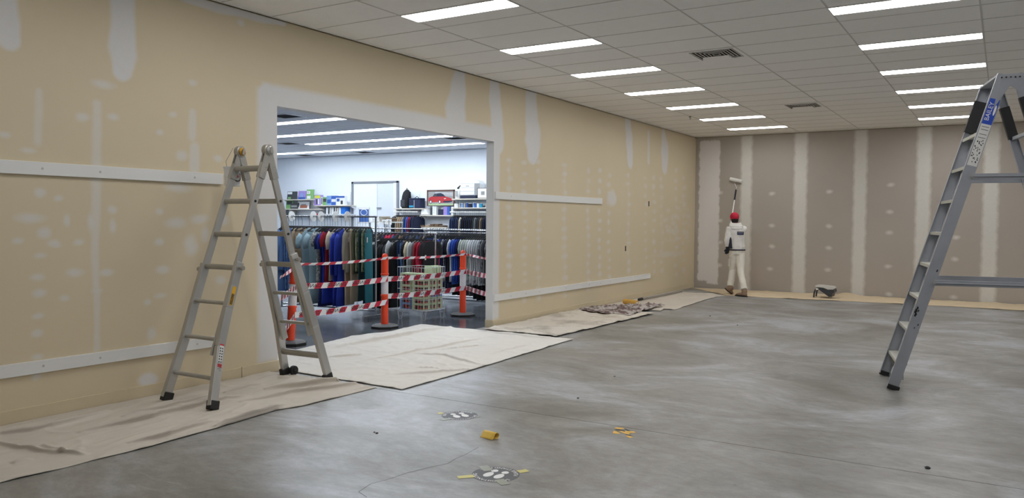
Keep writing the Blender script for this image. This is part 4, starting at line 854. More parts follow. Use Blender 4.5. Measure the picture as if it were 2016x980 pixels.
def hang(kind, color, L, pos, label, group, tilt=0.0, seed=0, hanger='black_rubber', tagc=False, drop=0.0, half=.085):
    mt = PAT.get(color, 'fab '+color); key = (kind, round(L, 2), mt, seed % 3)
    if key not in _G:
        b_, h = garment(kind, L, seed % 3); _G[key] = (b_.mesh(kind, mt, True), h.mesh('hanger', hanger))
    g, h = _G[key]; o = link_copy(g, kind, None, pos, (0, 0, tilt)); tag(o, label, kind, group); hg = link_copy(h, 'hanger', o)
    o.scale.x = min(1, half/.085)
    if drop: o.location.z -= drop; hg.location.z = drop*.72; hg.scale = (1.6, 1, 1.45)
    if tagc: link_copy(TAGM, 'price_tag', o, (.058, -.10-.02*(seed % 4), -.28-.05*(seed % 3)), (0, .1, 0))
    return o
TAGM = MB().box(-.001, .001, -.018, .018, -.05, .03).mesh('price_tag', 'label_white')
def rack(name, x0, x1, y, z, label, feet_dy=.28, base=True, mt='chrome', back=False):
    t = Thing(name, ((x0+x1)/2, y, 0), label, 'clothes rack')
    t.part('rail', MB().tube([(x0-.05, y, z), (x1+.05, y, z)], .015, 10), mt, smooth=False, sharp=40)
    for x in (x0-.02, x1+.02):
        t.part('upright', MB().tube([(x, y, .06), (x, y, z)], .016, 8), mt, sharp=40)
        t.part('foot_bar', MB().tube([(x, y-feet_dy, .02), (x, y-feet_dy, .06), (x, y+feet_dy, .06), (x, y+feet_dy, .02)], .014, 8), mt, sharp=40)
    if base: t.part('lower_bar', MB().tube([(x0-.02, y+(feet_dy if back else 0), .06 if back else .12), (x1+.02, y+(feet_dy if back else 0), .06 if back else .12)], .012, 8), mt, sharp=40)
    return t
def halves(xs, tilts=None):
    """half thickness each garment may take between its neighbours on the rail"""
    n = len(xs); tl = tilts or [0]*n; out = []
    for i in range(n):
        g = [abs(xs[k]-xs[i])*math.cos(tl[i])-.24*abs(tl[k]-tl[i]) for k in (i-1, i+1) if 0 <= k < n]
        out.append(min(.06, .48*min(g)))
    return out
def names(items, place):
    base = ['%s %s' % (c, k) for k, c in items]; out = []
    for i, b_ in enumerate(base):
        if base.count(b_) == 1: out.append('%s %s' % (b_, place)); continue
        l, r_ = (base[i-1] if i else None), (base[i+1] if i+1 < len(base) else None)
        out.append('%s next to %s %s' % (b_, l if l and l != b_ else r_, place) if (l and l != b_) or (r_ and r_ != b_) else '%s among others alike %s' % (b_, place))
    return out
# rack 1: long garments left of the middle bollard
Y1, Z1 = 9.30, 1.585
def xat(px, Y): return ony(px, 440, Y).x
rack('garment_rack', xat(556, Y1), xat(738, Y1), Y1, Z1, 'chrome garment rack with white size discs behind the leaning bollard')
R1 = [('coat', 'light denim', 1.05, 545), ('jacket', 'light denim', .70, 552), ('trousers', 'denim', 1.15, 566), ('trousers', 'denim', 1.1, 572), ('skirt', 'denim', 1.12, 578), ('trousers', 'beige', 1.22, 584), ('trousers', 'tan', 1.22, 592), ('dress', 'pale blue', 1.24, 601), ('dress', 'pale blue', 1.22, 617), ('dress', 'grey patterned', .9, 633), ('dress', 'navy spotted', 1.25, 640), ('dress', 'royal blue', 1.2, 643), ('dress', 'red', .86, 646), ('skirt', 'brown', .8, 653), ('shirt', 'cream', .82, 659), ('coat', 'royal blue', 1.22, 664), ('coat', 'royal blue', 1.22, 673), ('trousers', 'beige', 1.2, 684), ('jacket', 'stone', .68, 690), ('trousers', 'beige', 1.15, 695), ('trousers', 'olive', .70, 699), ('skirt', 'green printed', .66, 703), ('skirt', 'dark green', 1.12, 706), ('skirt', 'green printed', .66, 711), ('skirt', 'teal', 1.2, 720)]
n1 = len(R1); nm = names([q[:2] for q in R1], 'on the rack with size discs')
PX1 = [560, 564.5, 569, 573.5, 578, 584, 591, 605, 620, 635, 641, 646, 651, 656, 661, 668, 676, 684, 690, 695, 700, 705, 710, 716, 722]
T1 = [.34*max(0, (i-9)/15) for i in range(n1)]; X1 = [xat(p+4, Y1) for p in PX1]; H1 = halves(X1, T1)
for i, (k, c, L, pl) in enumerate(R1):
    hang(k, c, L, (X1[i], Y1, Z1), nm[i], 'clothes on the rack with size discs', T1[i], i, tagc=i % 3 == 0, drop=.07, half=H1[i])
for px in (574.3, 617, 632, 660.5, 684):
    x = xat(px, Y1); o = MB().lathe((0, 0, 0), [(.018, -.004), (.085, -.004), (.085, .004), (.018, .004), (.018, -.004)], 20, (1, .15, 0)).build('size_divider', 'label_white', at=None); o.location = (x, Y1, Z1); tag(o, 'round white size divider disc on the chrome garment rack rail', 'size divider', 'size discs on the chrome rack')
# rack 2: black clothes and red jackets behind the wire basket
Y2, Z2 = 10.34, 1.32
rack('garment_rack', xat(728, Y2), xat(855, Y2), Y2, Z2, 'garment rack of black clothes standing beyond the cloth-side bollard', back=True)
R2L = [('coat', 'black', 1.16), ('dress', 'black', 1.14), ('shirt', 'grey striped', .62), ('coat', 'black', 1.16), ('trousers', 'black', 1.1), ('coat', 'black', 1.15), ('dress', 'black', 1.15), ('coat', 'charcoal', 1.1), ('shirt', 'pale grey', .5), ('coat', 'black', 1.12), ('trousers', 'dark denim', .9), ('trousers', 'denim', .66), ('trousers', 'tan', .66), ('shirt', 'black', .6), ('shirt', 'cream', .56), ('jacket', 'pale grey', .56), ('jacket', 'grey', .56), ('jacket', 'red', .56), ('jacket', 'crimson', .56), ('shirt', 'black', .5)]
X2 = [xat(728+(842-728)*i/(len(R2L)-1)+6, Y2) for i in range(len(R2L))]; H2 = halves(X2)
nm = names([q[:2] for q in R2L], 'on the rack of black clothes')
for i, (k, c, L) in enumerate(R2L):
    L2 = min(L, Z2-.16)
    hang(k, c, L2, (X2[i], Y2, Z2), nm[i], 'clothes on the rack beyond the cloth-side bollard', 0, i+40, tagc=i % 3 == 1, half=H2[i])
# rack 3: shirts near the basket
Y3, Z3 = 11.5, 1.36
rack('garment_rack', xat(838, Y3), xat(998, Y3), Y3, Z3, 'garment rack of blue and grey shirts near the basket')
cols = ['navy', 'blue', 'blue', 'royal blue', 'black', 'white', 'navy', 'royal blue', 'navy', 'grey checked', 'navy', 'black', 'white', 'blue', 'blue', 'royal blue', 'navy', 'green striped', 'green striped', 'pale grey', 'green striped', 'white', 'grey striped', 'grey striped', 'pale grey', 'grey striped', 'grey checked', 'grey', 'charcoal', 'grey checked', 'charcoal', 'black', 'black', 'black']
X3 = [xat(842+(985-842)*i/(len(cols)-1)+6, Y3) for i in range(len(cols))]; H3 = halves(X3)
nm = names([('shirt', c) for c in cols], 'on the rack of shirts')
for i, c in enumerate(cols):
    x = X3[i]; L = .78+.05*math.sin(i*2.1)
    hang('shirt', c, L, (x, Y3, Z3), nm[i], 'shirts on the rack near the basket', 0, i+80, tagc=i % 4 == 0, half=H3[i])
for i, (c, L, px) in enumerate((('navy', 1.0, 850), ('navy', 1.0, 858), ('black', 1.05, 866), ('navy', 1.0, 874), ('dark denim', 1.02, 884), ('black', 1.05, 893), ('black', 1.05, 903), ('charcoal', 1.05, 915), ('grey', 1.05, 926), ('black', 1.1, 934), ('black', 1.12, 942), ('black', 1.12, 950), ('black', 1.12, 958))):
    Y = Y3+.75; rz = 1.30
    hang('trousers', c, L, (xat(px+6, Y), Y, rz), '%s trousers hanging on the rail behind the shirts' % c, 'trousers behind the shirts', 0, i+120, half=.034)
rack('garment_rack', xat(846, Y3+.75), xat(990, Y3+.75), Y3+.75, 1.30, 'rail of dark trousers close behind the shirt rack', back=True)
# rack 4: dark rails farther back
Y4, Z4 = 14.0, 1.34
H4 = halves([xat(712+(975-712)*i/39, Y4) for i in range(40)])
rack('garment_rack', xat(705, Y4), xat(985, Y4), Y4, Z4, 'long garment rack of dark jackets in front of the wall shelves')
nm = names([('jacket', ('black', 'navy', 'charcoal', 'black', 'dark denim', 'black', 'brown')[i % 7] if i not in (9, 10) else 'crimson') for i in range(40)], 'on the long rack before the wall shelves')
for i in range(40):
    c = ('black', 'navy', 'charcoal', 'black', 'dark denim', 'black', 'brown')[i % 7] if i not in (9, 10) else 'crimson'
    hang('jacket', c, .66, (xat(712+(975-712)*i/39, Y4), Y4, Z4), nm[i], 'jackets on the long rack', 0, i+150, half=H4[i])
# white cards in holders above that rack
for x0, x1, y0, y1 in ((737, 747, 431, 442), (752, 761, 432, 441), (761, 771, 431, 442)):
    a, b_ = ony(x0, y0, Y4+.02), ony(x1, y1, Y4+.02); t = Thing('price_sign', ((a.x+b_.x)/2, Y4+.02, Z4+.015), 'white price card clipped above the long dark rack', 'price sign', 'white price cards on the long rack')
    t.part('card', MB().box(a.x, b_.x, Y4+.016, Y4+.022, b_.z, a.z), 'label_white'); t.part('stem', MB().box((a.x+b_.x)/2-.006, (a.x+b_.x)/2+.006, Y4+.01, Y4+.016, Z4+.01, a.z-.02), 'chrome')
    t.part('printed_line', MB().box(a.x+.02, b_.x-.02, Y4+.0145, Y4+.016, (a.z+b_.z)/2-.004, (a.z+b_.z)/2+.004), 'ink')
# folded clothes piled beyond, on a display stand
stY = 15.2; st = Thing('display_stand', (xat(760, stY), stY, 0), 'low display stand holding piled folded clothes in front of the door', 'display stand')
zt = ony(760, 436, stY).z; xa, xb2 = xat(742, stY), xat(778, stY)
st.part('top_shelf', MB().box(xa, xb2, stY-.3, stY+.3, zt-.03, zt), 'white_metal')
for x in (xa+.02, xb2-.02):
    for y in (stY-.28, stY+.28): st.part('leg', MB().box(x-.015, x+.015, y-.015, y+.015, 0, zt-.03), 'chrome')
for i, (px, c, n) in enumerate(((747, 'pale grey', 2), (760, 'stone', 3), (773, 'brown', 2))):
    for k in range(n):
        p = xat(px, stY); o = MB().box(-.058, .058, -.16, .16, 0, .045).build('folded_garment', 'fab '+c, bevel=.015); o.location = (p, stY-.05, zt+.045*k); tag(o, 'folded %s garment in a pile on the low display stand' % c, 'folded clothes', 'folded clothes on the display stand')
# ---- shop back wall: door, shelving, rails
WY = DEP
def wx(x, y, off=.25): p = ony(x, y, WY-off); return p.x, p.z
dx0, dz = ony(694, 358, WY).x, ony(694, 358, WY).z; dx1 = ony(786, 356, WY).x; dxm = ony(744, 400, WY).x
dr = struct(empty('door_1', ((dx0+dx1)/2, WY-.02, 0)))
def dpart(n, mb, mt, par=None): mb.v = [tuple(V(v)-dr.location) for v in mb.v]; return mb.build(n, mt, par or dr)
m = MB(); m.box(dx0, dx0+.07, WY-.05, WY, 0, dz); m.box(dx1-.07, dx1, WY-.05, WY, 0, dz); m.box(dx0, dx1, WY-.05, WY, dz-.06, dz); dpart('door_frame', m, 'frame_grey')
dpart('door_leaf', MB().box(dx0+.08, dxm-.005, WY-.035, WY-.005, .01, dz-.07), 'shop_white'); dpart('door_leaf', MB().box(dxm+.005, dx1-.20, WY-.03, WY-.003, .01, dz-.07), 'door_pale')
dpart('door_jamb', MB().box(dx1-.19, dx1-.07, WY-.045, WY-.01, .01, dz-.06), 'white_paint')
h0, h1 = ony(744, 408, WY), ony(752, 411, WY); dpart('door_handle', MB().box(h0.x, h1.x, WY-.06, WY-.03, h1.z, h0.z), 'frame_grey')
a, b_ = ony(709, 412, WY), ony(728, 437, WY); po = MB().box(a.x, b_.x, WY-.044, WY-.038, b_.z, a.z).build('door_poster', 'poster_blue', at=((a.x+b_.x)/2, WY-.041, b_.z)); tag(po, 'blue poster with white border taped to the white shop door', 'poster')
m = MB(); cx, cz = 0, (a.z-b_.z)/2; w, h = (b_.x-a.x)/2+.03, cz+.03
for x0, x1, z0, z1 in ((-w, w, cz+h-.03, cz+h+.04), (-w, w, cz-h, cz-h+.03), (-w, -w+.03, cz-h, cz+h), (w-.03, w, cz-h, cz+h)): m.box(x0, x1, -.004, .004, z0, z1)
m.build('white_border', 'label_white', po); m = MB(); m.tube([(.13*math.cos(k*.35), -.005, cz+.10+.09*math.sin(k*.35)) for k in range(18)], .012, 4, closed=True); m.build('round_print', 'door_pale', po)
# uprights
for px, y0 in ((690, 378), (826, 376), (634, 405), (782, 420)):
    p = ony(px, y0, WY-.012); m = MB(); m.box(p.x-.02, p.x+.02, WY-.024, WY, .1, p.z); o = m.build('shelf_upright', 'shelf_white', at=(p.x, WY-.012, .1)); tag(o, 'white slotted shelving upright on the shop back wall', 'shelf upright', 'slotted shelving uprights')
    for k in range(14): MB().box(-.005, .005, -.0135, -.012, p.z-.12-.05*k-.1, p.z-.10-.05*k-.1).build('slot', 'frame_grey', o)
def shelf(x0, x1, y, label, depth=.32, mt='shelf_ply'):
    (a, z), (b_, _) = wx(x0, y, depth), wx(x1, y, depth); t = Thing('wall_shelf', ((a+b_)/2, WY-depth/2, z-.03), label, 'shelf')
    t.part('board', MB().box(a, b_, WY-depth, WY-.024, z-.028, z), mt, bevel=.002)
    for x in (a+.04, b_-.04): m = MB(); m.plate([(x-.006, WY-.026, z-.028), (x-.006, WY-depth*.9, z-.028), (x-.006, WY-.026, z-.14)], (1, 0, 0), .012); t.part('bracket', m, 'shelf_white')
    return z
zA = shelf(556, 617, 392.5, 'pale shelf carrying three face-out picture books'); zB = shelf(556, 633, 411, 'pale shelf of car picture books under the three books'); zC = shelf(620, 689, 404, 'pale shelf of blue and green boxed sets'); zD = shelf(626, 689, 421, 'white shelf of thin book spines and a blue folder', mt='shelf_white')
zE = shelf(775, 833, 410, 'pale shelf carrying the backpack and cooler bag'); zF = shelf(826, 892, 423, 'pale shelf beneath the framed car picture'); zG = shelf(889, 966, 391, 'pale shelf carrying the white carrier and framed print'); zH = shelf(889, 966, 408.5, 'pale shelf of blue bottles and mugs'); zI = shelf(829, 879, 446.5, 'low pale shelf holding folded brown clothes'); zJ = shelf(556, 628, 424, 'white shelf hidden behind the size discs', mt='shelf_white')
def book(x0, x1, y0, zb, mt, label, cover=None, lean=0.12, off=.20, th=.025, name='picture_book', cat='book', group=None):
    a, b_ = ony(x0, y0, WY-off), ony(x1, y0, WY-off); h = a.z-zb; w = b_.x-a.x; c = V(((a.x+b_.x)/2, WY-off, zb))
    o = MB().box(-w/2, w/2, -th/2, th/2, 0, h).build(name, mt); o.location = c+V((0, 0, .001)); o.rotation_euler = (-lean, 0, 0); tag(o, label, cat, group)
    for (u0, u1, v0, v1, cm) in cover or ():
        MB().box(-w/2+w*u0, -w/2+w*u1, -th/2-.0015, -th/2, h*v0, h*v1).build('cover_print', cm, o)
    return o
for n, c in {'c_dark': (62, 66, 70), 'c_lilac': (150, 130, 196), 'c_green': (120, 168, 104), 'c_lime': (206, 210, 76), 'c_blue': (52, 92, 172), 'c_sky': (120, 156, 206), 'c_red': (176, 44, 48), 'c_rust': (150, 92, 72), 'c_pale': (222, 226, 228), 'c_bfolder': (28, 110, 206), 'c_brown': (96, 64, 52), 'c_asphalt': (150, 150, 150), 'c_mint': (164, 190, 146), 'c_teal': (40, 150, 190), 'c_navy': (28, 36, 62)}.items(): mat(n, c, .5, var=.1, scale=20)
book(565.5, 584, 377, zA, 'c_dark', 'dark picture book with white title panel on the shelf of face-out books', ((.03, .5, .65, .95, 'c_pale'), (.1, .4, .05, .3, 'c_green'))); book(587, 602, 376, zA, 'c_lilac', 'lilac picture book with blue figure on the shelf of face-out books', ((.3, .6, .1, .75, 'c_sky'), (.05, .95, .02, .25, 'c_blue'))); book(603, 617, 373, zA, 'c_green', 'green flower picture book on the shelf of face-out books', ((.05, .5, .55, .85, 'c_pale'), (.12, .38, .58, .78, 'c_red'), (.1, .6, .05, .35, 'c_pale')))
book(563, 576, 394.5, zB, 'c_green', 'green book beside the grey car books', ((.1, .9, .5, .9, 'c_dark'),)); book(572, 586, 400, zB, 'c_dark', 'dark grey car book on the second shelf', ((.1, .9, .3, .6, 'c_asphalt'),), off=.24); book(586, 589, 396, zB, 'c_pale', 'white spine standing between the car books', ((.2, .8, .2, .8, 'c_dark'),)); book(589, 608, 397, zB, 'c_pale', 'pale book with rust red car on the second shelf', ((.1, .85, .1, .5, 'c_rust'), (.2, .7, .5, .65, 'c_asphalt')))
book(617, 621, 387, zC, 'c_pale', 'white boxed set end on the middle shelf'); book(621, 634, 384, zC, 'c_lilac', 'lilac and lime boxed set on the middle shelf', ((.1, .95, .68, .95, 'c_lime'), (.3, .5, .1, .6, 'c_dark'), (.6, .8, .1, .6, 'c_pale')), th=.12, lean=0); book(634, 638, 388, zC, 'c_pale', 'white lettered spine beside the green box', ((.3, .7, .1, .9, 'c_dark'),), th=.1, lean=0); book(638, 646, 388, zC, 'c_green', 'green box on the middle shelf', ((.1, .9, .4, .8, 'c_dark'),), th=.12, lean=0); book(646, 655, 385.5, zC, 'c_sky', 'sky blue box on the middle shelf', ((.1, .9, .2, .6, 'c_blue'),), th=.12, lean=0); book(655, 664, 385.5, zC, 'c_blue', 'deep blue box with white band on the middle shelf', ((.05, .95, .35, .65, 'c_pale'),), th=.12, lean=0); book(664, 681, 386, zC, 'c_pale', 'white box with blue top and round badge', ((.0, 1, .8, 1, 'c_blue'), (.1, .42, .4, .72, 'c_blue'), (.55, .8, .1, .5, 'c_dark')), th=.12, lean=0)
xs = 645.0
for k in range(15):
    c = ('c_navy', 'c_pale', 'c_pale', 'c_dark', 'c_pale', 'c_asphalt', 'c_pale', 'c_pale', 'c_dark', 'c_pale', 'c_brown', 'c_pale', 'c_asphalt', 'c_pale', 'c_pale')[k]; cn = {'c_navy': 'navy', 'c_pale': 'white', 'c_dark': 'dark', 'c_asphalt': 'grey', 'c_brown': 'brown'}[c]
    o = book(xs, xs+1.7, 408+.6*(k % 3), zD, c, 'thin %s book standing in the row of spines beside the blue folder' % cn, None, 0, .16, .22, 'paperback', 'book', 'thin books on the white shelf'); o.rotation_euler = (0, .10 if k in (2, 3, 7, 8) else 0, 0); xs += 1.88+(1.4 if k in (3, 8) else 0)
book(676, 684, 407.5, zD, 'c_bfolder', 'bright blue folder at the end of the thin books', None, 0, .16, .22, 'folder', 'folder')
for k, (px, c, cn) in enumerate(((567, 'c_dark', 'dark'), (573, 'c_asphalt', 'grey'))): book(px, px+5, 413.5, zJ, c, '%s book on the shelf behind the size discs' % cn, None, 0, .2, .2)
p = wx(620, 421, .2); o = MB().obox((0, 0, .03), (.14, 0, .02), (0, .09, 0), (-.005, 0, .03)).build('red_box', 'c_red', bevel=.004); o.location = (ony(627, 420, WY-.2).x, WY-.2, zJ+.0); tag(o, 'dark red flat box lying by the thin books', 'box')
# backpack
def backpack():
    a, b_ = ony(791, 373, WY-.2), ony(806, 408, WY-.2); w = b_.x-a.x; h = a.z-zE; c = V(((a.x+b_.x)/2, WY-.18, zE))
    t = Thing('backpack', c, 'black backpack standing on the shelf beside the door', 'backpack'); m = MB(); vs = []; n = 14; rows = [(0, .40, .10), (.08, .48, .12), (.35, .5, .125), (.65, .46, .11), (.85, .36, .09), (.96, .2, .05), (1, .08, .02)]
    for f, rx, ry in rows:
        for k in range(n): an = 2*math.pi*k/n; vs.append(c+V((math.copysign(abs(math.cos(an))**.6, math.cos(an))*rx*w*.9+f*f*w*.15, math.copysign(abs(math.sin(an))**.6, math.sin(an))*ry, h*f)))
    m.add(vs, [(i*n+k, i*n+(k+1) % n, (i+1)*n+(k+1) % n, (i+1)*n+k) for i in range(len(rows)-1) for k in range(n)]+[tuple(range(n)), tuple(range((len(rows)-1)*n, len(rows)*n))]); t.part('bag_body', m, 'fab black', smooth=True)
    t.part('front_pocket', MB().box(c.x-w*.3, c.x+w*.22, c.y-.16, c.y-.10, zE+.04, zE+h*.45), 'fab charcoal', bevel=.02)
    for s in (.34, .50): t.part('strap', MB().tube([c+V((w*.1, .06, h*.9)), c+V((w*s, .02, h*.85)), c+V((w*(s+.1), .0, h*.5)), c+V((w*s, 0, h*.12))], (.018), 6), 'fab black')
    t.part('grab_loop', MB().tube([c+V((-.03+w*.12, 0, h*.98)), c+V((w*.12, 0, h*1.07)), c+V((.03+w*.12, 0, h*.98))], .010, 6), 'fab black')
backpack()
def cooler():
    a, b_ = ony(809, 390, WY-.2), ony(831, 408, WY-.2); w = b_.x-a.x; h = a.z-zE; c = V(((a.x+b_.x)/2, WY-.18, zE))
    t = Thing('cooler_bag', c, 'navy cooler bag with light blue stripe on the shelf', 'bag'); t.part('bag_body', MB().box(c.x-w/2, c.x+w/2, c.y-.12, c.y+.12, zE, zE+h*.86), 'fab navy', bevel=.02); t.part('lid', MB().box(c.x-w/2-.005, c.x+w/2+.005, c.y-.125, c.y+.125, zE+h*.84, zE+h), 'fab navy', bevel=.02)
    t.part('stripe', MB().box(c.x-w*.46, c.x-w*.08, c.y-.124, c.y-.118, zE+.03, zE+.08), 'c_teal'); t.part('zip', MB().box(c.x-.01, c.x+.0, c.y-.126, c.y-.118, zE+.01, zE+h*.8), 'fab pale grey'); t.part('handle', MB().tube([c+V((-.08, 0, h)), c+V((0, 0, h+.05)), c+V((.08, 0, h))], .01, 6), 'fab black')
cooler()
# framed picture of a red car
def car_picture():
    Y = WY-.10; a, b_ = ony(841, 374, Y), ony(895, 404, Y); w = b_.x-a.x; z0, z1 = ony(868, 405, Y).z, ony(868, 373.5, Y).z; c = V(((a.x+b_.x)/2, Y, z0))
    t = Thing('framed_picture', c, 'brown framed picture of a red car leaning on the back wall', 'picture'); f = .04; x0, x1 = a.x, b_.x
    for p in ((x0, x1, z1-f, z1), (x0, x0+f, z0, z1), (x1-f, x1, z0, z1), (x0, x1, z0, z0+f*.3)): t.part('frame_bar', MB().box(p[0], p[1], Y-.015, Y+.015, p[2], p[3]), 'c_brown')
    pr_ = t.part('print', MB().box(x0+f, x1-f, Y-.004, Y+.008, z0, z1-f), 'c_asphalt'); h = z1-z0
    def S(pts, mt, d, nm): m = MB(); m.plate([(x0+w*u, Y-.004-d, z0+h*v) for u, v in pts], (0, -1, 0), .001); t.part(nm, m, mt, pr_)
    S([(.05, .02), (.95, .02), (.95, .14), (.05, .14)], 'c_mint', .0, 'grass'); S([(.05, .14), (.95, .14), (.95, .30), (.05, .30)], 'c_asphalt', .0, 'road')
    for k in range(3): S([(.3, .84-.07*k), (.94, .78-.07*k), (.94, .80-.07*k), (.3, .86-.07*k)], 'c_pale', .0, 'stripe')
    S([(.06, .30), (.07, .50), (.16, .58), (.30, .60), (.62, .60), (.80, .52), (.92, .44), (.93, .27), (.80, .20), (.50, .18), (.45, .24), (.20, .22), (.10, .24)], 'c_red', .002, 'car_body')
    S([(.20, .58), (.28, .76), (.50, .79), (.58, .74), (.68, .58)], 'c_navy', .003, 'car_window'); S([(.21, .59), (.28, .73), (.36, .74), (.36, .59)], 'c_dark', .004, 'car_window')
    for u in (.14, .47): S([(u+.045*math.cos(k*.52), .25+.12*math.sin(k*.52)) for k in range(12)], 'ink', .004, 'car_wheel'); S([(u+.028*math.cos(k*.52), .25+.08*math.sin(k*.52)) for k in range(12)], 'c_pale', .006, 'car_wheel')
    S([(.60, .30), (.92, .32), (.90, .24), (.78, .20), (.60, .20)], 'c_navy', .004, 'car_grille'); S([(.62, .46), (.70, .47), (.69, .43), (.63, .42)], 'c_pale', .004, 'headlamp')
car_picture()
# things under the picture
p = wx(838, 420, .22); t = Thing('white_appliance', (p[0], WY-.2, zF), 'white angular appliance on the shelf left of the toiletries', 'appliance'); a = ony(832, 409, WY-.2).x; b_ = ony(848, 409, WY-.2).x; m = MB(); m.plate([(a, WY-.28, zF), (b_, WY-.28, zF), (b_-.05, WY-.28, zF+.05), (a+.18, WY-.28, zF+.16), (a+.02, WY-.28, zF+.17)], (0, 1, 0), .16); t.part('housing', m, 'label_white', bevel=.008); t.part('base_strip', MB().box(a, b_, WY-.285, WY-.28, zF+.002, zF+.02), 'c_asphalt')
k0 = 850.0
for k, (w, h, c, cn) in enumerate(((4, 13, 'c_dark', 'dark'), (3, 15, 'c_pale', 'white'), (4, 14, 'c_pale', 'white'), (3, 13, 'c_asphalt', 'grey'), (10, 9, 'c_navy', 'navy'), (7, 14, 'c_lilac', 'lilac'), (5, 14, 'c_blue', 'blue'), (2, 13, 'c_dark', 'dark'), (4, 14, 'c_pale', 'white'))):
    book(k0, k0+w, 421-h, zF, c, '%s carton standing below the framed car picture' % cn, None, 0, .22, .14, 'carton', 'carton', 'cartons below the car picture'); k0 += w+.4
# white hooded carrier, shoe-trees, print on the right shelf
def carrier():
    a, b_ = ony(910, 355, WY-.2), ony(949, 355, WY-.2); zt_ = ony(925, 352, WY-.2).z; w = b_.x-a.x; c = V(((a.x+b_.x)/2, WY-.163, zG)); h = zt_-zG
    t = Thing('domed_container', c, 'white domed container with dark base beside the small framed print', 'container'); t.part('tray', MB().box(c.x-w*.5, c.x+w*.28, c.y-.14, c.y+.14, zG, zG+h*.16), 'c_navy', bevel=.006)
    prof = [(-.5, .16), (.5, .16), (.5, .76), (.38, .9), (.12, .98), (-.1, 1), (-.38, .88), (-.5, .76)]; m = MB(); m.plate([(c.x+w*u, c.y-.135, zG+h*v) for u, v in prof], (0, 1, 0), .27); bd = t.part('shell', m, 'label_white', bevel=.02)
    for v in (.36, .55, .75): t.part('seam', MB().box(c.x-w*.5, c.x+w*.2, c.y-.139, c.y-.134, zG+h*v, zG+h*(v+.012)), 'c_asphalt', bd)
    t.part('latch', MB().box(c.x+w*.04, c.x+w*.1, c.y-.145, c.y-.134, zG+h*.66, zG+h*.8), 'c_pale', bd); t.part('handle', MB().box(c.x-w*.2, c.x-w*.05, c.y-.145, c.y-.134, zG+h*.62, zG+h*.64), 'c_dark', bd)
    t.part('side_mesh', MB().box(c.x+w*.22, c.x+w*.49, c.y-.139, c.y-.134, zG+h*.2, zG+h*.76), 'c_asphalt', bd)
carrier()
p0, p1 = ony(896.5, 372, WY-.2), ony(907, 390, WY-.2); t = Thing('small_appliance', ((p0.x+p1.x)/2, WY-.2, zG), 'small white oval appliance with dark fin beside the domed container', 'appliance'); w = (p1.x-p0.x)/2; h = p0.z-zG; cx = (p0.x+p1.x)/2
t.part('oval_body', MB().lathe((cx, WY-.2, zG), [(w*.7, 0), (w, h*.15), (w, h*.7), (w*.6, h*.96), (w*.2, h)], 18), 'label_white', sharp=50); t.part('side_panel', MB().box(cx-w*.5, cx+w*.5, WY-.2-w*.99, WY-.2-w*.8, zG+h*.2, zG+h*.8), 'c_asphalt', bevel=.01); m = MB(); m.plate([(cx-.04, WY-.2, zG+h+.03), (cx+.12, WY-.2, zG+h+.14), (cx+.04, WY-.2, zG+h+.04), (cx+.02, WY-.2, zG+h*.95), (cx-.02, WY-.2, zG+h*.95)], (0, 1, 0), .02); t.part('fin', m, 'ink')
p0, p1 = ony(940.5, 370, WY-.30), ony(962, 389, WY-.30); t = Thing('framed_print', ((p0.x+p1.x)/2, WY-.3, zG), 'small framed print with wide white mount leaning on the domed container', 'picture'); f = .015; x0, x1, z1 = p0.x, p1.x, p0.z
for q in ((x0, x1, z1-f, z1), (x0, x0+f, zG, z1), (x1-f, x1, zG, z1), (x0, x1, zG, zG+f)): t.part('frame_bar', MB().box(q[0], q[1], WY-.319, WY-.309, q[2], q[3]), 'c_dark')
mo = t.part('mount', MB().box(x0+f, x1-f, WY-.317, WY-.311, zG+f, z1-f), 'print_white'); cx, cz = (x0+x1)/2, (zG+z1)/2; t.part('image', MB().box(cx-.06, cx+.06, WY-.319, WY-.316, cz-.05, cz+.05), 'c_asphalt', mo)
k0 = 895.0
for k, (w, h, c, cn) in enumerate(((8, 9, 'c_pale', 'white'), (4, 9, 'c_asphalt', 'grey'), (4.4, 9, 'c_sky', 'pale blue'), (4.4, 9.5, 'c_asphalt', 'grey'), (3.4, 11, 'c_blue', 'blue'), (6, 9, 'c_navy', 'navy'), (1.6, 8, 'c_dark', 'dark'), (3.6, 10, 'c_sky', 'pale blue'), (3.4, 10, 'c_blue', 'blue'), (5, 9.5, 'c_pale', 'white'), (5.6, 9, 'c_teal', 'turquoise'), (4, 5, 'c_dark', 'dark'), (4, 8, 'c_asphalt', 'grey'))):
    a = ony(k0, 408, WY-.2); b_ = ony(k0+w, 408, WY-.2); r_ = (b_.x-a.x)/2; h_ = a.z-ony(k0, 408+h, WY-.2).z; c_ = V(((a.x+b_.x)/2, WY-.2, zH))
    t = Thing('canister', c_, '%s canister in the row on the shelf under the domed container' % cn, 'canister', 'canisters under the domed container'); t.part('can', MB().lathe(c_, [(r_*.9, 0), (r_, .01), (r_, h_*.8), (r_*.85, h_*.86)], 14), c, sharp=40); t.part('lid', MB().lathe(c_+V((0, 0, h_*.86)), [(r_*.88, 0), (r_*.88, h_*.12), (r_*.5, h_*.14)], 14), 'c_pale' if c != 'c_pale' else 'c_asphalt', sharp=40); k0 += w+.6
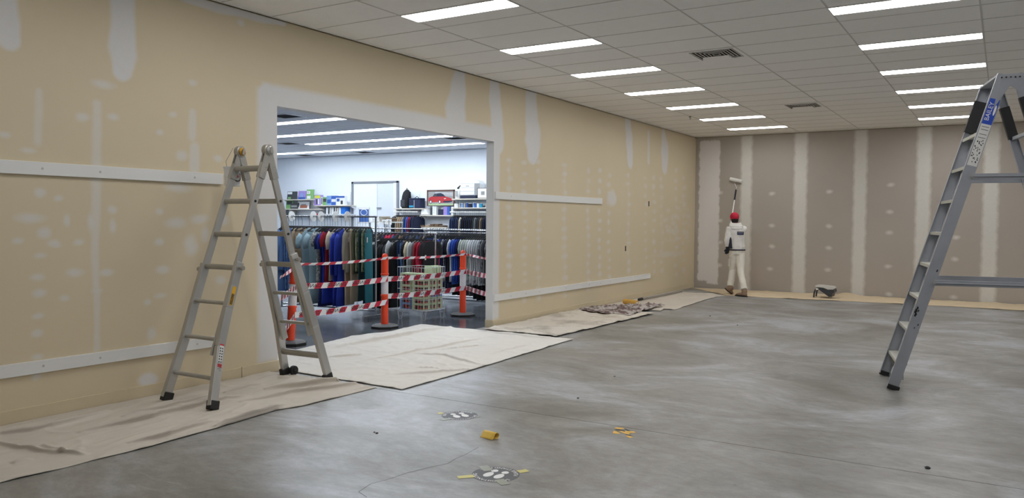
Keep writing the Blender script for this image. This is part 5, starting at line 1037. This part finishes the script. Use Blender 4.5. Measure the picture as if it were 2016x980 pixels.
# wall rails with jackets
def wall_rail(x0, x1, y, label, off=.36):
    (a, z), (b_, _) = wx(x0, y, off), wx(x1, y, off); t = Thing('wall_rail', ((a+b_)/2, WY-off, z), label, 'clothes rail'); t.part('rail', MB().tube([(a, WY-off, z), (b_, WY-off, z)], .016, 8), 'label_white', sharp=40)
    for x in (a+.05, b_-.05): t.part('arm', MB().tube([(x, WY-off, z), (x, WY-.01, z)], .012, 6), 'label_white')
    return z
zr = wall_rail(776, 822, 417, 'short white wall rail under the backpack shelf'); zr2 = wall_rail(886, 980, 417.5, 'white wall rail of jackets under the bottle shelf')
WA = ('charcoal', 'black', 'stone', 'tan', 'tan', 'grey', 'dark denim', 'blue', 'red', 'navy', 'navy'); nm = names([('jacket', c) for c in WA], 'on the rail under the backpack shelf')
for i, c in enumerate(WA): hang('jacket', c, .62, (ony(783+4.0*i, 417, WY-.36).x, WY-.36, zr), nm[i], 'jackets under the backpack shelf', 0, i+200, tagc=i % 3 == 0, half=.48*abs(ony(787, 417, WY-.36).x-ony(783, 417, WY-.36).x))
WB = ('dark denim', 'dark denim', 'navy', 'dark denim', 'navy', 'cream', 'navy', 'black', 'navy', 'black', 'navy', 'black', 'charcoal', 'grey', 'charcoal', 'charcoal', 'tan', 'charcoal', 'navy', 'navy', 'dark denim', 'black', 'charcoal'); nm = names([('jacket', c) for c in WB], 'on the rail under the bottle shelf')
for i, c in enumerate(WB): hang('jacket', c, .62, (ony(897+3.7*i, 417, WY-.36).x, WY-.36, zr2), nm[i], 'jackets under the bottle shelf', 0, i+230, tagc=i % 4 == 1, half=.48*abs(ony(900.7, 417, WY-.36).x-ony(897, 417, WY-.36).x))
for i in range(5):
    o = MB().box(-.072, .072, -.12, .12, 0, .05).build('folded_garment', 'fab brown' if i != 1 else 'fab tan', bevel=.015); o.location = (ony(836+9.2*i, 446, WY-.2).x, WY-.2, zI+.001); tag(o, 'folded %s garment on the low pale shelf' % ('brown' if i != 1 else 'tan'), 'folded clothes', 'folded clothes on the low shelf')
    if i in (2, 3): o = MB().box(-.068, .068, -.11, .11, 0, .04).build('folded_garment', 'fab brown', bevel=.015); o.location = (ony(836+9.2*i, 446, WY-.2).x, WY-.2, zI+.052); tag(o, 'folded brown garment on the low pale shelf', 'folded clothes', 'folded clothes on the low shelf')
# ---- wire basket with boxes
def basket():
    x0, x1, y0, y1, zb, zt_ = -7.99, -7.47, 9.50, 10.03, .155, .81
    t = Thing('wire_basket', ((x0+x1)/2, (y0+y1)/2, 0), 'white wire dump basket filled with small cartons between the bollards', 'basket'); r_ = .0035
    for z in (zb, zb+.16, zb+.32, zb+.48, zt_): t.part('hoop_wire', MB().tube([(x0, y0, z), (x1, y0, z), (x1, y1, z), (x0, y1, z)], r_*1.4, 5, closed=True), 'wire_white')
    m = MB(); n = 9
    for k in range(n+1):
        for (a, b_) in (((x0+(x1-x0)*k/n, y0), None), ((x0+(x1-x0)*k/n, y1), None), ((x0, y0+(y1-y0)*k/n), None), ((x1, y0+(y1-y0)*k/n), None)): m.tube([(a[0], a[1], zb), (a[0], a[1], zt_)], r_*.8, 4)
    for k in range(n+1): m.tube([(x0+(x1-x0)*k/n, y0, zb), (x0+(x1-x0)*k/n, y1, zb)], r_*.8, 4)
    stuff(t.part('mesh_wires', m, 'wire_white'))
    for x, y in ((x0+.03, y0+.03), (x1-.03, y0+.03), (x1-.03, y1-.03), (x0+.03, y1-.03)): t.part('leg', MB().tube([(x-.05, y, zb), (x-.03, y, .008), (x+.03, y, .008), (x+.05, y, zb)], r_*1.3, 5), 'wire_white')
    rr = random.Random(2)
    def carton(cx, cy, z, w, d, h, c, rot, label):
        b_ = Thing('carton', (cx, cy, z), label, 'carton', 'cartons in the wire basket'); b_.part('box', MB().box(cx-w/2, cx+w/2, cy-d/2, cy+d/2, z, z+h), c, bevel=.003)
        b_.part('food_print', MB().box(cx-w*.30, cx+w*.45, cy-d/2-.0012, cy-d/2, z+h*.12, z+h*.75), 'food_print'); b_.part('food_print', MB().box(cx+w/2, cx+w/2+.0012, cy-d*.35, cy+d*.1, z+h*.12, z+h*.75), 'food_print'); b_.part('lid_line', MB().box(cx-w*.5, cx+w*.5, cy-d/2-.0012, cy-d/2, z+h*.86, z+h*.89), 'c_mint'); b_.o.rotation_euler = (0, 0, rot)
    hh = .092; CO_ = ['bottom', 'second from bottom', 'third from bottom', 'fourth from bottom', 'fifth from bottom', 'top']
    for k in range(6):
        blue = k < 2
        carton(-7.86, 9.62, zb+.006+k*(hh+.001), .20, .17, hh, 'c_sky' if blue else 'pack_green', 0, ('pale blue' if blue else 'pale green')+' fruit carton, '+CO_[k]+' of the basket stack nearest the bollard')
        carton(-7.615, 9.62, zb+.006+k*(hh+.001), .22, .17, hh, 'pack_green', 0, 'pale green fruit carton, '+CO_[k]+' of the front corner stack in the basket')
    for k in range(5):
        for j, y in enumerate((9.79, 9.93)): carton(-7.57, y, zb+.006+k*(hh+.001), .16, .12, hh, 'c_sky' if (k == 2) else 'pack_green', 0, ('pale blue' if k == 2 else 'pale green')+' small carton, '+CO_[k]+(' of the narrow stack by the front corner' if j == 0 else ' of the narrow basket stack away from the corner'))
    for y in (9.75, 9.82, 9.89, 9.95): 
        o = MB().box(-.07, .07, -.02, .02, 0, .2).build('carton', 'pack_green' if y > 9.7 else 'label_white', bevel=.003); o.location = (-7.57, y, zb+.006+5*(hh+.001)+.001); tag(o, 'tall pale carton standing upright on top of the basket cartons', 'carton', 'upright cartons in the basket')
mat('wire_white', (214, 218, 222), .4, var=.03); mat('pack_green', (196, 210, 170), .5, var=.06); two_tone('food_print', (40, 34, 30), (186, 70, 58), 26, .48, .56, .5)
basket()
# ================================================================== THE PAINTER
def painter():
    J = lambda x, y, Y: ony(x, y, Y)
    rf = onz(1463, 584); lf = onz(1437, 580)
    t = tag(empty('person', ((rf.x+lf.x)/2, (rf.y+lf.y)/2, 0)), 'person in white hoodie, white trousers and red cap painting the taupe wall with a roller', 'person')
    base = V(t.location)
    Fw = V((-.50, .866, 0)); Lf = V((-.866, -.50, 0)); Z = V((0, 0, 1))
    # joints
    pel = J(1451, 497, 16.85); pel.z = .955
    hipL, hipR = pel+Lf*.075-Z*.03, pel-Lf*.075-Z*.03
    ankR = V((rf.x+.02, rf.y+.03, .10)); kneR = hipR.lerp(ankR, .5)+Fw*.05+Lf*.03
    toeL = onz(1440, 580); ankL = J(1437, 567, toeL.y-.08); kneL = hipL.lerp(ankL, .5)+Fw*.10-Lf*.045
    chest = V((J(1450, 460, 16.87).x, 16.87, 1.30)); neck = V((J(1447, 443, 16.90).x, 16.90, 1.50)); head = V((J(1446, 431, 16.93).x, 16.93, 1.625))
    shL = chest+Lf*.155+Z*.115; shR = chest-Lf*.150+Z*.115
    elL = J(1431, 474, 16.72); wrL = J(1433, 489, 16.77); haL = J(1431, 498, 16.80)
    rol = J(1448, 354, DEP-.045)                                    # roller on the wall
    haR = J(1437, 452, 17.28); elR = shR+Fw*.22-Z*.14+Lf*.06; wrR = haR-(haR-elR).normalized()*.09
    def capsule(mb, pts, rs, n=14, xdir=None):
        """closed loft; rs are (side, depth) half sizes measured along xdir and across it"""
        pts = [V(p) for p in pts]; m_ = len(pts); vs = []
        for i, p in enumerate(pts):
            tg = (pts[min(i+1, m_-1)]-pts[max(i-1, 0)]).normalized(); x = V(xdir or (1, 0, 0)); x = (x-tg*x.dot(tg)).normalized(); y = tg.cross(x); r_ = rs[i] if isinstance(rs[i], tuple) else (rs[i], rs[i])
            for k in range(n): a = 2*math.pi*k/n; vs.append(p+x*(r_[0]*math.cos(a))+y*(r_[1]*math.sin(a)))
        mb.add(vs, [(i*n+k, i*n+(k+1) % n, (i+1)*n+(k+1) % n, (i+1)*n+k) for i in range(m_-1) for k in range(n)]+[tuple(range(n))[::-1], tuple(range((m_-1)*n, m_*n))])
    def ball(mb, c, rx, ry, rz, ax=None):
        c = V(c); x, y, z = ax or (V((1, 0, 0)), V((0, 1, 0)), Z); N = 14; vs = []; rows = 9
        for i in range(rows):
            ph = -math.pi/2+math.pi*(i+.5)/rows
            for k in range(N): a = 2*math.pi*k/N; vs.append(c+x*(rx*math.cos(ph)*math.cos(a))+y*(ry*math.cos(ph)*math.sin(a))+z*(rz*math.sin(ph)))
        mb.add(vs, [(i*N+k, i*N+(k+1) % N, (i+1)*N+(k+1) % N, (i+1)*N+k) for i in range(rows-1) for k in range(N)]+[tuple(range(N))[::-1], tuple(range((rows-1)*N, rows*N))])
    def skin(name, mb, mt, parent, vox=.013, sm=6, wr=0.0, wsize=.12):
        mb.v = [tuple(V(v)-base) for v in mb.v]; o = mb.build(name, mt, parent, True)
        r_ = o.modifiers.new('remesh', 'REMESH'); r_.mode = 'VOXEL'; r_.voxel_size = vox; r_.use_smooth_shade = True
        s = o.modifiers.new('smooth', 'SMOOTH'); s.iterations = sm; s.factor = .5
        if wr:
            tx = bpy.data.textures.new('creases', 'CLOUDS'); tx.noise_scale = wsize; d = o.modifiers.new('wrinkle', 'DISPLACE'); d.texture = tx; d.strength = wr; d.mid_level = .5
        return o
    fr = (-Lf, Fw, Z)                                              # right, forward, up of the figure
    # --- body: one continuous surface from head to ankles and fingers
    b = MB()
    ball(b, head, .076, .094, .112, fr); ball(b, head+Fw*.055-Z*.05, .052, .05, .058, fr)
    ball(b, head+Fw*.10-Z*.012, .014, .020, .026, fr); ball(b, head+Fw*.088-Z*.055, .028, .018, .012, fr)   # nose, mouth
    for s in (-1, 1): ball(b, head+Lf*s*.080-Z*.012, .012, .020, .032, fr); ball(b, head+Fw*.082+Lf*s*.032+Z*.012, .014, .012, .010, fr)   # ears, brows
    capsule(b, [neck-Z*.08, neck, head-Z*.04], [.062, .054, .056])
    capsule(b, [pel-Z*.06, pel+Z*.05, pel.lerp(chest, .55), chest, chest+Z*.12, neck-Z*.04], [(.15, .10), (.145, .10), (.135, .095), (.16, .105), (.15, .09), (.06, .055)], 16, Lf)
    for s_, e_, w_ in ((shL, elL, wrL), (shR, elR, wrR)): capsule(b, [s_, s_.lerp(e_, .4), e_, e_.lerp(w_, .35), w_], [.052, .046, .038, .038, .026])
    for h_, k_, a_ in ((hipL, kneL, ankL), (hipR, kneR, ankR)): capsule(b, [h_, h_.lerp(k_, .4), k_, k_.lerp(a_, .35), a_], [.085, .076, .052, .052, .036])
    capsule(b, [ankR, ankR-Z*.05, ankR+Fw*.10-Z*.065+Lf*.03], [.038, .042, .034]); fd = (V((toeL.x, toeL.y, .03))-ankL); capsule(b, [ankL, ankL+fd*.5, ankL+fd], [.038, .042, .034])
    def hand(mb, w_, h_, curl, scale=1.0):
        d = (h_-w_).normalized(); side = d.cross(Fw if abs(d.dot(Fw)) < .8 else Z).normalized(); nrm = side.cross(d).normalized()
        capsule(mb, [w_, w_+d*.045, w_+d*.085], [(.024, .017), (.036, .017), (.038, .014)], 10, side)
        for i, (off, L) in enumerate(((-.028, .060), (-.010, .072), (.009, .068), (.027, .052))):
            r0 = w_+d*.075+side*off; d2 = (d*math.cos(curl)+nrm*math.sin(curl)); d3 = (d*math.cos(curl*2)+nrm*math.sin(curl*2)); capsule(mb, [r0, r0+d2*L*.5, r0+d2*L*.5+d3*L*.5], [.0095, .009, .0075], 8)
        r0 = w_+d*.03-side*.028; dt = (d*.7-side*.6+nrm*.35).normalized(); capsule(mb, [r0, r0+dt*.035, r0+dt*.035+(d*.9+nrm*.4).normalized()*.03], [.0115, .0105, .0085], 8)
    hand(b, wrL, haL, .35); hand(b, wrR, haR, 1.15)
    body = skin('body', b, 'skin', t, .0075, 3)
    # --- trousers
    b = MB(); capsule(b, [pel+Z*.06, pel-Z*.01, pel-Z*.09], [(.150, .112), (.162, .126), (.150, .122)], 18, Lf)
    for s, (h_, k_, a_) in ((1, (hipL, kneL, ankL)), (-1, (hipR, kneR, ankR))): capsule(b, [h_-Z*.02, h_.lerp(k_, .3), h_.lerp(k_, .65), k_, k_.lerp(a_, .4), k_.lerp(a_, .72), k_.lerp(a_, .90)], [.090, .090, .082, .074, .070, .070, .072])
    tr = skin('trousers', b, 'painter_trouser', t, .013, 5, .022, .09)
    m = MB(); c = hipL.lerp(kneL, .62)+Lf*.088-Fw*.02; ax = (kneL-hipL).normalized(); m.obox(c, ax*.085, Fw*.06, Lf*.014); m.v = [tuple(V(v)-base) for v in m.v]; m.build('cargo_pocket', 'painter_trouser', tr, bevel=.01)
    # --- hoodie
    b = MB(); capsule(b, [pel+Z*.0, pel+Z*.06, pel.lerp(chest, .5), chest, chest+Z*.10, neck-Z*.035, neck+Z*.01], [(.160, .122), (.168, .130), (.160, .124), (.172, .130), (.150, .112), (.092, .085), (.070, .070)], 18, Lf)
    for s_, e_, w_ in ((shL, elL, wrL), (shR, elR, wrR)): capsule(b, [s_-(s_-chest)*.25, s_, s_.lerp(e_, .45), e_, e_.lerp(w_, .45), w_-(w_-e_).normalized()*.01], [.080, .074, .066, .058, .053, .042])
    hd = skin('hoodie', b, 'painter_hoodie', t, .013, 5, .018, .08)
    b = MB()                                                        # hood folded down on the back
    for k, (r_, dz, dy) in enumerate(((.098, .015, -.035), (.115, -.03, -.055), (.105, -.075, -.075))):
        pts = [neck+(-Lf)*(r_*math.sin(a))-Fw*(abs(dy)+r_*.62*math.cos(a))*1.0+Z*(dz-.02*math.cos(a)) for a in [-1.9+.38*i for i in range(11)]]; capsule(b, pts, [.022]+[.034]*9+[.022], 10, Z)
    skin('hood', b, 'painter_hoodie', hd, .012, 4)
    # dark side panel and hem, following the left flank
    b = MB(); pts = [shL-Z*.13-Fw*.02+Lf*-.01, pel.lerp(chest, .62)+Lf*.148-Fw*.045, pel.lerp(chest, .3)+Lf*.152-Fw*.05, pel+Z*.03+Lf*.150-Fw*.045]; capsule(b, pts, [(.016, .030), (.030, .060), (.034, .078), (.034, .092)], 10, Lf); skin('side_panel', b, 'painter_dark', hd, .011, 3)
    m = MB(); m.tube([pel+Z*.005+(-Lf)*(.164*math.cos(a))+Fw*(.126*math.sin(a)) for a in [k*math.pi/14 for k in range(28)]], .013, 8, closed=True); m.v = [tuple(V(v)-base) for v in m.v]; m.build('hem', 'painter_dark', hd, True)
    # logo panel on the back
    bk = chest-Fw*.138+Z*.015-Lf*.05; m = MB(); rx, uz = -Lf, Z; nrm = -Fw
    m.obox(bk, rx*.068, uz*.034, nrm*.006); m.v = [tuple(V(v)-base) for v in m.v]; lo = m.build('back_logo', 'painter_dark', hd, bevel=.004)
    m = MB(); m.obox(bk+nrm*.0065+uz*.010, rx*.054, uz*.010, nrm*.001); m.v = [tuple(V(v)-base) for v in m.v]; m.build('logo_band', 'logo_grey', lo); m = MB(); m.obox(bk+nrm*.0065-uz*.016, rx*.050, uz*.010, nrm*.001); m.v = [tuple(V(v)-base) for v in m.v]; m.build('logo_band', 'logo_blue', lo)
    # --- cap, hair, boots, glove
    b = MB(); ball(b, head+Z*.040, .098, .112, .098, fr); cp = skin('cap', b, 'cap_red', t, .009, 3)
    m = MB(); brim = [head+Fw*(.09+.075*math.cos(a))+(-Lf)*(.075*math.sin(a))+Z*(.022-.012*abs(math.sin(a))) for a in [-1.57+.314*i for i in range(11)]]; m.plate(brim, Z, .006); m.v = [tuple(V(v)-base) for v in m.v]; m.build('cap_brim', 'cap_red', cp)
    b = MB(); ball(b, head-Fw*.030-Z*.035, .078, .075, .075, fr); skin('hair', b, 'hair_dark', t, .010, 3)
    def boot(name, ank, heel, toe, par):
        b = MB(); capsule(b, [ank+(ank-heel).normalized()*.06, ank, heel.lerp(toe, .18)+(ank-heel)*.25], [.060, .058, .056]); d = (toe-heel); up = d.cross(d.cross(ank-heel)).normalized(); up = up if up.dot(ank-heel) > 0 else -up
        capsule(b, [heel+up*.035-d*.02, heel.lerp(toe, .3)+up*.045, heel.lerp(toe, .65)+up*.040, toe+up*.028], [(.044, .038), (.046, .046), (.052, .040), (.036, .028)], 14, up.cross(d))
        o = skin(name, b, 'boot_tan', par, .010, 3); sd = up.cross(d).normalized(); m = MB(); m.plate([heel-d*.10-sd*.042, heel+d*.3-sd*.046, toe-d*.1-sd*.052, toe+d*.12-sd*.02, toe+d*.12+sd*.02, toe-d*.1+sd*.052, heel+d*.3+sd*.046, heel-d*.10+sd*.042], up, .02); m.v = [tuple(V(v)-base) for v in m.v]; m.build('sole', 'boot_sole', o)
    hR = V((rf.x+.06, rf.y-.02, .002)); tR = hR+V((-.225, .10, 0)); boot('boot', ankR, hR, tR, t)
    tL = V((toeL.x, toeL.y, .010)); hL = ankL-Z*.055+V((-.075, -.045, .02)); boot('boot', ankL, hL, tL, t)
    b = MB(); capsule(b, [wrL-(wrL-elL).normalized()*.06, wrL], [.043, .040]); hand(b, wrL, haL, .30); 
    gl = skin('glove', b, 'painter_dark', t, .0075, 2); gm = gl.modifiers.new('fat', 'DISPLACE'); gm.strength = .006; gm.mid_level = 0
    return haR, rol
mat('skin', (150, 106, 84), .55, var=.06); mat('painter_trouser', (226, 222, 212), .85, var=.08, scale=5, bump=.2, bscale=40); mat('painter_hoodie', (226, 224, 222), .9, var=.04, scale=6, bump=.15, bscale=60); mat('painter_dark', (32, 37, 52), .8); mat('logo_grey', (120, 124, 138), .6); mat('logo_blue', (62, 74, 112), .6)
mat('cap_red', (196, 28, 62), .7, var=.08); mat('hair_dark', (28, 22, 22), .8); mat('boot_tan', (140, 118, 98), .8, var=.15, scale=14); mat('boot_sole', (48, 42, 38), .8)
haR, rol = painter()
# ---- roller on its pole, held in the painter's right hand
t = Thing('paint_roller', haR, 'white paint roller on a long pole pressed against the taupe wall', 'paint roller'); ra, rb = ony(1437, 352, DEP-.045), ony(1460, 357, DEP-.045); X = (rb-ra).normalized()
pt = ony(1449, 374, DEP-.20); pd = (haR-pt).normalized(); end = haR+pd*.32
t.part('pole', MB().tube([pt, end], .013, 10), 'white_paint', sharp=40); t.part('grip', MB().tube([pt+pd*.0, pt+pd*.30], .019, 10), 'painter_dark', sharp=40)
t.part('frame_wire', MB().tube([pt, pt-pd*.06, (ra+rb)/2+V((0, -.10, -.05)), rb+X*.03+V((0, -.07, -.01)), rb+X*.03, rb-X*.05], .006, 8), 'chrome')
t.part('roller_sleeve', MB().tube([ra, ra.lerp(rb, .03), ra.lerp(rb, .97), rb], [.034, .042, .042, .034], 18), mat('nap_white', (240, 240, 238), .95, var=.03, bump=.5, bscale=200).name, sharp=40)
# ---- small black hook in the ceiling
p = onz(1358.5, 229.5, HC); t = Thing('ceiling_hook', p-V((0, 0, .05)), 'small black hook fixed to a ceiling runner beside the strip lights', 'hook')
t.part('plate', MB().lathe(p-V((0, 0, .008)), [(.025, 0), (.025, .008)], 12), 'ink'); t.part('hook', MB().tube([p, p-V((0, 0, .02)), p+V((.02, 0, -.035)), p+V((.01, 0, -.05)), p+V((-.012, 0, -.04))], .005, 6), 'ink')
